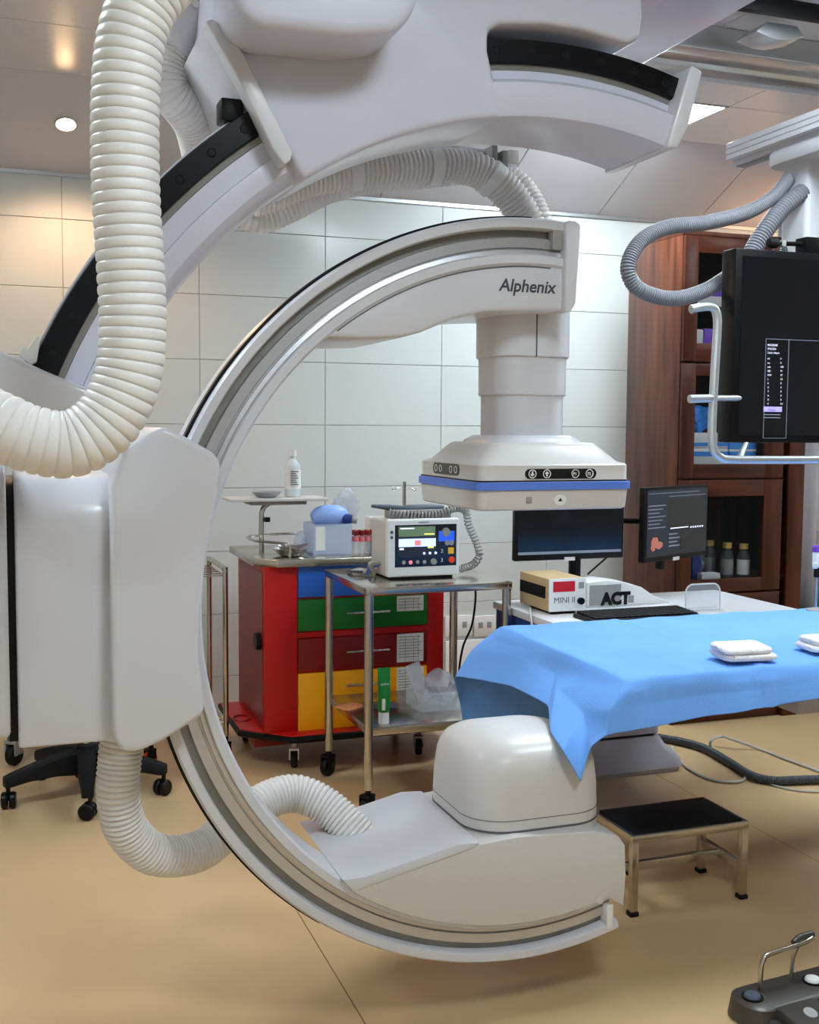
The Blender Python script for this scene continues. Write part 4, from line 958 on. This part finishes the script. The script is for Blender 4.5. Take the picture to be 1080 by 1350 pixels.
solo('steel_dish', lathe(bmn(), [(.03, 0), (.045, .006), (.06, .022), (.064, .024), (.058, .021), (.042, .01), (0, .008)], (p.x, ty-.02, zt6+.008), 'Z', 24), 'brushed', 'shallow steel dish on the cream tray', 'dish')
p = at(383, 722, Y=RF+.1)
solo('steel_bowl', lathe(bmn(), [(.03, 0), (.05, .006), (.072, .03), (.076, .033), (.068, .03), (.046, .01), (0, .008)], (p.x, RF+.1, ZT), 'Z', 24), 'chrome', 'round steel bowl on the left end of the cart top', 'bowl')
solo('forceps', T([(p.x-.06, RF+.12, ZT+.05), (p.x+.02, RF+.1, ZT+.036), (p.x+.07, RF+.09, ZT+.045)], .006, 8), 'chrome', 'steel forceps resting across the round bowl', 'forceps')
# clear bin with resuscitation bag, vials
c0, c1 = at(413, 722, Z=ZT), at(464, 722, Y=RF+.08)
bx_ = thing('clear_bin', 'clear plastic bin on the cart top holding a blue resuscitation bag', 'bin', ((c0.x+c1.x)/2, RF+.15, ZT))
bz = at(440, 691, Y=RF+.08).z; bm = bmn(); xA, xB_, yA, yB = at(413, 715, Y=RF+.08).x, c1.x, RF+.08, RF+.24
for a in ((xA, xB_, yA, yB, ZT, ZT+.004), (xA, xB_, yA, yA+.003, ZT+.004, bz), (xA, xB_, yB-.003, yB, ZT+.004, bz), (xA, xA+.003, yA, yB, ZT+.004, bz), (xB_-.003, xB_, yA, yB, ZT+.004, bz)): box(bm, *a)
part('tub', bm, 'clear_blue', bx_)
part('label_sheet', B(xA+.01, xA+.05, yA-.001, yA, ZT+.02, bz-.01), 'paper', bx_)
ab = thing('resuscitation_bag', 'translucent blue resuscitation bag lying in the clear bin', 'bag', ((xA+xB_)/2, yA+.08, ZT+.01))
cx_ = at(435, 680, Y=yA+.08)
part('bulb', T(smooth([cx_+Vector((-.075, 0, -.012)), cx_+Vector((-.04, 0, 0)), cx_, cx_+Vector((.04, 0, 0)), cx_+Vector((.07, 0, -.01))], 4), .04, 18, rf=lambda i: .012+.034*math.sin(math.pi*min(1, max(0, (i+1)/18)))**.6), 'bag_blue', ab)
part('valve', T([cx_+Vector((.05, -.02, -.01)), cx_+Vector((.085, -.035, -.016))], .022, 14), 'desk_blue', ab)
part('valve_port', T([cx_+Vector((.085, -.035, -.016)), cx_+Vector((.105, -.04, -.02))], .013, 12), 'plastic_grey', ab)
solo('clear_mask', lump((xA-.03, yA+.09, ZT+.05), 1, (.025, .035, .046), .2, 4, 3), 'clear_blue', 'clear blue face mask leaning left of the clear bin', 'mask')
v0 = at(466, 722, Y=RF+.1); n_v = 0
for r in range(2):
    for k in range(4):
        vx, vy = v0.x+.012+k*.026, RF+.1+r*.03
        t = thing('vial', 'red-capped clear vial, %s in the %s row beside the clear bin' % (('nearest the bin', 'second from the bin', 'third from the bin', 'farthest from the bin')[k], ('front', 'back')[r]), 'vial', (vx, vy, ZT), 'red-capped vials')
        part('glass_body', lathe(bmn(), [(.01, 0), (.011, .002), (.011, .07), (.008, .075)], (vx, vy, ZT), 'Z', 12), 'clear', t)
        part('wrap', lathe(bmn(), [(.0114, .05), (.0114, .07)], (vx, vy, ZT), 'Z', 12), 'pink', t)
        part('cap', lathe(bmn(), [(.0115, .076), (.0115, .095), (.009, .097)], (vx, vy, ZT), 'Z', 12), 'red_drawer', t)
bm = lump((at(458, 668, Y=RF+.2).x, RF+.22, at(458, 668, Y=RF+.2).z), 1, (.06, .02, .075), .25, 21)
solo('plastic_bag', bm, 'bag_plastic', 'clear plastic bag standing behind the blue resuscitation bag', 'bag', ang=20)
bx2 = at(494, 722, Y=RF+.14)
solo('black_box', B(bx2.x-.02, bx2.x+.03, RF+.12, RF+.2, ZT, ZT+.06, .003), 'black', 'small black box next to the red-capped vials', 'box')
bx3 = at(503, 690, Y=RF+.3)
wt = thing('printer_unit', 'white box unit on the cart top behind the patient monitor', 'box', (bx3.x+.1, RF+.36, ZT))
part('housing', B(bx3.x-.025, bx3.x+.28, RF+.28, RF+.46, ZT, bx3.z+.02, .006), 'plastic_white', wt)
part('slot', B(bx3.x-.0, bx3.x+.2, RF+.278, RF+.281, bx3.z-.03, bx3.z-.02), 'plastic_grey', wt)
ph = at(533, 660, Y=RD-.05)
ivh = thing('drip_pole', 'short steel drip pole with two hooks at the back of the red cart', 'pole', (ph.x, RD-.05, ZT))
zt7 = at(533, 635, Y=RD-.05).z; zh = at(533, 643, Y=RD-.05).z
part('pole', T([(ph.x, RD-.05, ZT), (ph.x, RD-.05, zt7)], .008, 10), 'steel', ivh)
for s in (-1, 1):
    part('hook', T(smooth([Vector((ph.x, RD-.05, zh)), Vector((ph.x+s*.035, RD-.05, zh-.002)), Vector((ph.x+s*.05, RD-.05, zh-.012)), Vector((ph.x+s*.058, RD-.05, zh-.004))], 5), .0035, 8), 'steel', ivh)

# ---------------------------------------------------------------- steel rack with orange castors
RK0, RK1, RKY, RKB = .54, .845, 4.55, 4.93
rk = thing('steel_rack', 'narrow stainless rack on orange castors left of the red cart', 'rack', ((RK0+RK1)/2, 4.7, 0))
zr = at(297, 750, Y=RKY).z
for x in (RK0, RK1):
    bm = T(smooth([Vector((x, RKY, .1)), Vector((x, RKY, zr-.05)), Vector((x, RKY+.006, zr-.015)), Vector((x, RKY+.03, zr)), Vector((x, RKB-.03, zr)), Vector((x, RKB-.006, zr-.015)), Vector((x, RKB, zr-.05)), Vector((x, RKB, .1))], 6), .0115, 12)
    part('side_frame', bm, 'steel', rk)
    for y in (RKY, RKB): caster(rk, x, y, .032, wheel='orange', turn=.4)
zl2 = at(290, 948, Y=RKY+.1).z
for z in (zl2, zr-.03):
    bm = bmn()
    for k in range(6): rod(bm, Vector((RK0, RKY+.02+k*.068, z)), Vector((RK1, RKY+.02+k*.068, z)), .003, 6)
    for x in (RK0+.02, RK1-.0): rod(bm, Vector((x, RKY, z)), Vector((x, RKB, z)), .004, 6)
    part('wire_shelf', bm, 'steel', rk)

# ---------------------------------------------------------------- office chair and grey stool at the left
CXc, CYc = .27, 4.28
oc_ = thing('office_chair', 'black five-star office chair base on castors behind the white holder', 'chair', (CXc, CYc, 0))
part('hub', lathe(bmn(), [(.04, .07), (.045, .09), (.045, .17), (.035, .19)], (CXc, CYc, 0), 'Z', 20), 'rubber', oc_)
part('gas_column', T([(CXc, CYc, .15), (CXc, CYc, .46)], .016, 14), 'chrome', oc_)
for k in range(5):
    a = math.radians(267+72*k); d = Vector((math.cos(a), math.sin(a), 0)); s = Vector((-d.y, d.x, 0)); c = Vector((CXc, CYc, 0))
    bm = bmn(); rings = []
    for f, wdt, z0, z1 in ((.03, .034, .085, .18), (.12, .03, .095, .165), (.22, .024, .09, .14), (.28, .022, .08, .122), (.30, .018, .08, .115)):
        rings.append([bm.verts.new(c+d*f+s*(q*wdt)+ZV*z) for q, z in ((-1, z0), (1, z0), (1, z1-.01), (.7, z1), (-.7, z1), (-1, z1-.01))])
    for A, C in zip(rings, rings[1:]):
        for j in range(6): bm.faces.new((A[j], A[(j+1) % 6], C[(j+1) % 6], C[j]))
    bm.faces.new(rings[0][::-1]); bm.faces.new(rings[-1])
    lg = part('leg', bm, 'rubber', oc_)
    e_ = c+d*.285
    bm = bmn()
    for q in (-1, 1):
        lathe(bm, [(.008, -.01), (.026, -.011), (.03, -.006), (.03, .006), (.026, .011), (.008, .01)], (0, q*.014, .03), 'Y', 18)
    tube(bm, [Vector((0, 0, .03)), Vector((.012, 0, .085))], .008, 8)
    bmesh.ops.transform(bm, matrix=Matrix.Translation(e_) @ Matrix.Rotation(a+1.2, 4, 'Z'), verts=bm.verts)
    part('castor_wheel', bm, 'black', lg)
part('seat', loft(bmn(), [(.46, .2, .2, .08), (.48, .23, .23, .09), (.53, .24, .24, .09), (.55, .21, .21, .08)], CXc, CYc, 6), 'rubber', oc_)
part('backrest', poly(bmn(), [(CXc-.2, .62), (CXc+.2, .62), (CXc+.18, 1.0), (CXc-.18, 1.0)], CYc+.24, CYc+.29, bev=.02), 'rubber', oc_)
part('back_bar', T([(CXc, CYc+.15, .47), (CXc, CYc+.3, .5), (CXc, CYc+.295, .75)], .014, 10), 'rubber', oc_)
g0 = at(55, 1000, Y=4.9)
gs = thing('grey_stool', 'grey round equipment base with braked castor behind the office chair', 'stool', (g0.x, 4.9, 0))
part('base_disc', lathe(bmn(), [(.10, .13), (.125, .14), (.125, .165), (.11, .17), (.11, .19), (.1, .2)], (g0.x, 4.9, 0), 'Z', 26), 'plastic_grey', gs)
part('post', T([(g0.x, 4.9, .19), (g0.x, 4.9, .6)], .02, 12), 'steel', gs)
part('seat', lathe(bmn(), [(.14, .6), (.16, .61), (.16, .64), (.15, .65)], (g0.x, 4.9, 0), 'Z', 24), 'slate', gs)
for k, a in enumerate((math.radians(235), math.radians(330), math.radians(90))):
    d = Vector((math.cos(a), math.sin(a), 0)); c = Vector((g0.x, 4.9, 0))
    lg = part('leg', T(smooth([c+d*.09+ZV*.16, c+d*.15+ZV*.165, c+d*.19+ZV*.15, c+d*.2+ZV*.105], 5), .021, 12), 'slate', gs)
    e_ = c+d*.2; caster(gs, e_.x, e_.y, .045, wheel='rubber', fork='plastic_grey', turn=a)

# ---------------------------------------------------------------- sockets on the tiled wall
for k, (x0, x1, lab) in enumerate(((586, 622, 'white double wall socket plate nearer the red cart'), (624, 652, 'white wall socket plate nearer the desk'))):
    a, b = at(x0, 812, Y=WY), at(x1, 832, Y=WY)
    t = thing('wall_socket', lab, 'socket', ((a.x+b.x)/2, WY-.005, b.z), 'wall sockets')
    part('plate', B(a.x, b.x, WY-.014, WY-.0005, b.z-.02, a.z, .003), 'plastic_white', t)
    for f in (.3, .7): part('switch', B(a.x+(b.x-a.x)*f-.012, a.x+(b.x-a.x)*f+.012, WY-.017, WY-.013, (a.z+b.z)/2-.02, (a.z+b.z)/2+.01, .001), 'plastic_grey', t)
a, b = at(586, 845, Y=WY), at(640, 900, Y=WY)
solo('cable_trunking', B(a.x, b.x, WY-.02, WY-.0005, b.z, a.z, .003), 'plastic_white', 'white rectangular cover plate on the wall below the sockets', 'cover plate')

# ---------------------------------------------------------------- draped table
TZ2, TL, TN, TF = .78, 1.385, 2.325, 3.04
pt = thing('patient_table', 'patient table under the blue drape on a grey moulded floor base', 'table', (2.3, 3.8, 0))
part('table_top', B(TL+.015, 3.5, TN+.02, TF-.02, TZ2-.055, TZ2-.008, .012), 'plastic_white', pt)
fx1, fx0 = at(883, 968, Y=3.82).x, 1.95
zf = at(883, 972, Y=3.82).z
part('floor_base', loft(bmn(), [(.0, .33, .29, .05), (.012, .335, .295, .05), (.02, .345, .30, .05), (.05, .34, .295, .05), (.10, .29, .26, .05), (zf, .262, .245, .04)], (fx0+fx1)/2-.0, 4.10, 6), 'base_grey', pt, 'grey flared floor base')
part('base_shadow_gap', loft(bmn(), [(zf-.002, .25, .235, .04), (zf+.014, .25, .235, .04)], (fx0+fx1)/2, 4.10, 6), 'black', pt)  # black band in the gap: its shadow is put into the colour
part('base_column', loft(bmn(), [(zf+.012, .262, .245, .04), (.60, .262, .245, .04)], (fx0+fx1)/2, 4.10, 6), 'base_grey', pt)
part('support_beam', B((fx0+fx1)/2-.2, (fx0+fx1)/2+.2, TN+.15, 4.1, .60, .685, .01), 'base_grey', pt)
part('top_carriage', B((fx0+fx1)/2-.25, (fx0+fx1)/2+.3, TN+.12, TF-.12, .684, TZ2-.052, .006), 'base_grey', pt)
# drape from a net of control points: rows run from the left hem to the right, columns from near hem to far hem
net = []
def row(a): net.append([Vector(p) for p in a])
row([at(765, 1030, Y=2.28), at(742, 990, Y=2.295), at(726, 966, Y=2.39), at(722, 930, Y=2.53), at(672, 904, Y=2.80), at(600, 892, Y=3.04), at(606, 925, Y=3.12), at(612, 962, Y=3.13)])
row([at(778, 985, Y=2.285), at(768, 940, Y=2.385), at(736, 908, Y=2.54), at(731, 888, X=TL-.025), at(690, 868, Y=2.8), at(624, 856, Y=3.05), at(625, 890, Y=3.10), at(632, 955, Y=3.11)])
z = TZ2+.004
row([at(800, 968, Y=2.285), at(803, 935, Y=2.295), (TL+.01, TN+.0, z-.012), (TL, 2.60, z-.002), (TL, 2.80, z), (TL, TF-.01, z-.004), (TL+.0, TF+.03, z-.12), (TL, TF+.045, z-.32)])
def near_hem(x):
    # hem height along the near side, read off the photo
    tab = [(at(px_, py_, Y=TN-.035).x, at(px_, py_, Y=TN-.035).z) for px_, py_ in ((830, 965), (904, 950), (990, 935), (1080, 919))]
    if x <= tab[0][0]: return tab[0][1]
    for (x0, z0), (x1, z1) in zip(tab, tab[1:]):
        if x <= x1: return z0+(z1-z0)*(x-x0)/(x1-x0)
    return tab[-1][1]
for x in (1.46, 1.58, 1.75, 1.95, 2.2, 2.6, 3.1, 3.55):
    zh_ = near_hem(x); w1 = .006*math.sin(x*9)
    row([(x, TN-.035+w1, zh_), (x, TN-.022+w1, (zh_+z)/2-.005), (x, TN, z-.006), (x, 2.58, z-.003+.003*math.sin(x*7)), (x, 2.8, z+.002), (x, TF-.01, z-.002), (x, TF+.02, z-.12), (x, TF+.03, z-.32)])
def crv(P, t):
    n_ = len(P)-1; i = min(int(t), n_-1); f = t-i
    a = P[i-1] if i > 0 else P[0]*2-P[1]; b, c = P[i], P[i+1]; d = P[i+2] if i+2 <= n_ else P[-1]*2-P[-2]
    # tightened spline so that folds stay crisp
    k = .35
    m0, m1 = (c-a)*.5*k, (d-b)*.5*k
    return b*(2*f**3-3*f*f+1)+m0*(f**3-2*f*f+f)+c*(-2*f**3+3*f*f)+m1*(f**3-f*f)
nu, nv = len(net), len(net[0]); SU, SV = 12, 10
bm = bmn(); grid = []
for i in range((nu-1)*SU+1):
    r_ = []
    for j in range((nv-1)*SV+1):
        q = crv([crv([net[a][b] for a in range(nu)], i/SU) for b in range(nv)], j/SV)
        x, y = q.x, q.y
        wob = .0022*math.sin(x*17+y*9)*math.sin(y*21-x*5)+.0012*math.sin(x*40-y*33)
        # pressed folds from packing
        for x_f in (1.78, 2.12, 2.48): wob += .004*math.exp(-((x-x_f+.03*(y-2.6))/.008)**2)
        for y_f in (2.62,): wob += .003*math.exp(-((y-y_f)/.008)**2)
        if q.z > TZ2-.02: q.z += wob+.002
        else: q.y -= abs(wob)*2.2; q.y -= .010*max(0, math.sin(x*19+.6))*max(0, (TZ2-q.z))*4 if j < SV*3 else 0
        r_.append(bm.verts.new(q))
    grid.append(r_)
for A, C in zip(grid, grid[1:]):
    for k in range(len(A)-1): bm.faces.new((A[k], C[k], C[k+1], A[k+1]))
dr = solo('blue_drape', bm, 'drape', 'light blue cloth drape spread over the patient table with a hanging corner', 'drape', ang=70)
md = dr.modifiers.new('thickness', 'SOLIDIFY'); md.thickness = .0018; md.offset = 1
# folded towels
def towel(x0, x1, y0, y1, z0, lab, seed):
    t = thing('folded_towel', lab, 'towel', ((x0+x1)/2, (y0+y1)/2, z0), 'folded white towels')
    rnd = random.Random(seed)
    for k in range(2):
        i = .005*k; h_ = .018; zz_ = z0+(h_-.001)*k; hx, hy = (x1-x0)/2-i, (y1-y0)/2-i
        bm = loft(bmn(), [(zz_+h_*f, hx-.009*(1-math.sqrt(max(0, 1-(2*f-1)**2))), hy-.009*(1-math.sqrt(max(0, 1-(2*f-1)**2))), .022) for f in (0, .06, .2, .4, .6, .8, .94, 1)], (x0+x1)/2+rnd.uniform(-.004, .004), (y0+y1)/2+rnd.uniform(-.004, .004), 6)
        for f_ in list(bm.faces):
            if len(f_.verts) > 8: bmesh.ops.inset_individual(bm, faces=[f_], thickness=.02)
        for v in bm.verts:
            if v.co.z > zz_+.002: v.co.z += .0025*math.sin(v.co.x*60+seed)*math.cos(v.co.y*45+k)
            v.co.x += .002*math.sin(v.co.z*300+v.co.y*40)
        bmesh.ops.rotate(bm, cent=Vector(((x0+x1)/2, (y0+y1)/2, z0)), matrix=Matrix.Rotation(rnd.uniform(-.03, .03)-.12, 3, 'Z'), verts=bm.verts)
        part('towel_fold', bm, 'towel', t, ang=60)
    return t
a = at(948, 880, Z=TZ2+.005); b = at(1034, 878, Z=TZ2+.005)
towel(a.x+.035, b.x+.012, a.y-.005, a.y+.11, TZ2+.012, 'folded white towel lying near the front edge of the blue drape', 2)
a = at(1060, 868, Z=TZ2+.005)
towel(a.x+.045, a.x+.27, a.y-.005, a.y+.10, TZ2+.012, 'folded white towel cut off by the right edge of the photo', 5)

# ---------------------------------------------------------------- step stool
s0 = at(830, 1100, Z=.235); s1 = at(993, 1085, Z=.235); sb2 = at(930, 1050, Z=.235)
QX0, QX1, QY0, QY1, QZ = s0.x, s1.x, (s0.y+s1.y)/2, sb2.y, .235
ss = thing('step_stool', 'low steel step stool with black rubber tread under the table', 'stool', ((QX0+QX1)/2, (QY0+QY1)/2, 0))
bm = bmn()
for a in ((QX0, QX1, QY0, QY0+.018), (QX0, QX1, QY1-.018, QY1), (QX0, QX0+.018, QY0+.018, QY1-.018), (QX1-.018, QX1, QY0+.018, QY1-.018)): box(bm, *a, QZ-.024, QZ, .002)
part('top_frame', bm, 'steel', ss)
part('tread', B(QX0+.014, QX1-.014, QY0+.014, QY1-.014, QZ-.015, QZ+.004, .002), 'rubber', ss, 'black rubber tread')
for x in (QX0+.011, QX1-.011):
    for y in (QY0+.011, QY1-.011):
        lg = part('leg', B(x-.011, x+.011, y-.011, y+.011, .008, QZ-.02, .002), 'steel', ss)
        part('rubber_foot', B(x-.014, x+.014, y-.014, y+.014, 0, .014, .003), 'rubber', lg)
for x in (QX0+.011, QX1-.011): part('side_bar', B(x-.009, x+.009, QY0+.02, QY1-.02, .085, .112, .002), 'steel', ss)
part('cross_bar', B(QX0+.02, QX1-.02, (QY0+QY1)/2-.009, (QY0+QY1)/2+.009, .085, .112, .002), 'steel', ss)

# ---------------------------------------------------------------- foot switch
FZ = .055
A_ = at(958, 1308, Z=FZ); B_ = at(1076, 1277, Z=FZ)
U_ = (B_-A_).normalized(); V_ = Vector((-U_.y, U_.x, 0)); 
if V_.y > 0: V_ = -V_
fs = thing('foot_switch', 'grey metal foot switch with wire guard on the floor at the lower right corner', 'foot switch', A_-ZV*FZ)
MF = Matrix(((U_.x, V_.x, 0, A_.x), (U_.y, V_.y, 0, A_.y), (0, 0, 1, 0), (0, 0, 0, 1)))
def fpart(name, bm, m, par=None, label=None):
    bmesh.ops.transform(bm, matrix=MF, verts=bm.verts); return part(name, bm, m, par or fs, label)
L_ = .46
fpart('body', loft(bmn(), [(0, L_/2, .062, .05), (.006, L_/2+.004, .066, .05), (FZ-.006, L_/2, .06, .05), (FZ, L_/2-.008, .052, .045)], L_/2+.0, .045, 6), 'pedal')
fpart('lower_deck', B(.03, L_+.02, .09, .27, 0, .03, .006), 'pedal')
for k, x in enumerate((.055, .20, .345)):
    pdl = fpart('pedal_plate', poly(bmn(), [(.095, .028), (.095, .052), (.12, .056), (.23, .04), (.235, .028)], x, x+.115, 'YZ', bev=.003), 'pedal')
    fpart('pedal_mark', T([Vector((x+.0575, .15, .048)), Vector((x+.0575, .152, .0555))], .016, 16), 'plastic_grey', pdl)
for k, (x, m) in enumerate(((.028, 'stripe_blue'), (.215, 'paper'))):
    b_ = fpart('button_rim', T([Vector((x+.01, .045, FZ-.002)), Vector((x+.01, .045, FZ+.004))], .025, 20), 'black')
    fpart('button', T([Vector((x+.01, .045, FZ+.003)), Vector((x+.01, .045, FZ+.009))], .02, 20, rf=lambda i: .02 if i == 0 else .017), 'slate' if k == 0 else 'paper', b_, ('blue-grey foot button', 'white foot button')[k])
g = [Vector((.075, .03, FZ-.004)), Vector((.076, .03, FZ+.055)), Vector((.082, .03, FZ+.075)), Vector((.10, .03, FZ+.086)), Vector((.2, .03, FZ+.092)), Vector((.235, .03, FZ+.1))]
fpart('wire_guard', T(smooth(g, 6), .0058, 10), 'steel')
fpart('guard_leg', T([Vector((.178, .02, FZ-.004)), Vector((.18, .024, FZ+.06)), Vector((.188, .03, FZ+.09))], .005, 10), 'steel')
fpart('guard_leaf', T(smooth([Vector((.185, .02, FZ+.092)), Vector((.21, .015, FZ+.1)), Vector((.245, .022, FZ+.105))], 4), .008, 10), 'pedal')

# ---------------------------------------------------------------- cables on the floor
bm = corrugated([at(x, y, Z=.019) for x, y in ((868, 972), (900, 978), (930, 987), (960, 1004), (990, 1022), (1020, 1029), (1060, 1028), (1130, 1026))], .0175, .0085, .0025, seg=14, flat=.8)
solo('floor_conduit', bm, 'hose_dark', 'dark grey ribbed conduit lying on the floor right of the table base', 'hose', ang=60)
bm = T(smooth([at(x, y, Z=.007) for x, y in ((886, 984), (892, 998), (912, 1016), (940, 1028), (968, 1031), (982, 1026), (975, 1014), (950, 1000), (938, 988)) ]+[at(x, y, Z=.045) for x, y in ((938, 976), (952, 971), (966, 975))]+[at(x, y, Z=.007) for x, y in ((1000, 987), (1040, 1002), (1130, 1035))], 8), .006, 10)
solo('floor_cable', bm, 'cable_grey', 'pale grey cable looping over the dark conduit on the floor', 'cable')
bm = T(smooth([at(x, y, Z=.005) for x, y in ((1005, 1030), (1030, 1038), (1060, 1043), (1130, 1046))], 6), .004, 8)
solo('floor_cable', bm, 'cable_grey', 'thin grey cable on the floor in front of the dark conduit', 'cable')
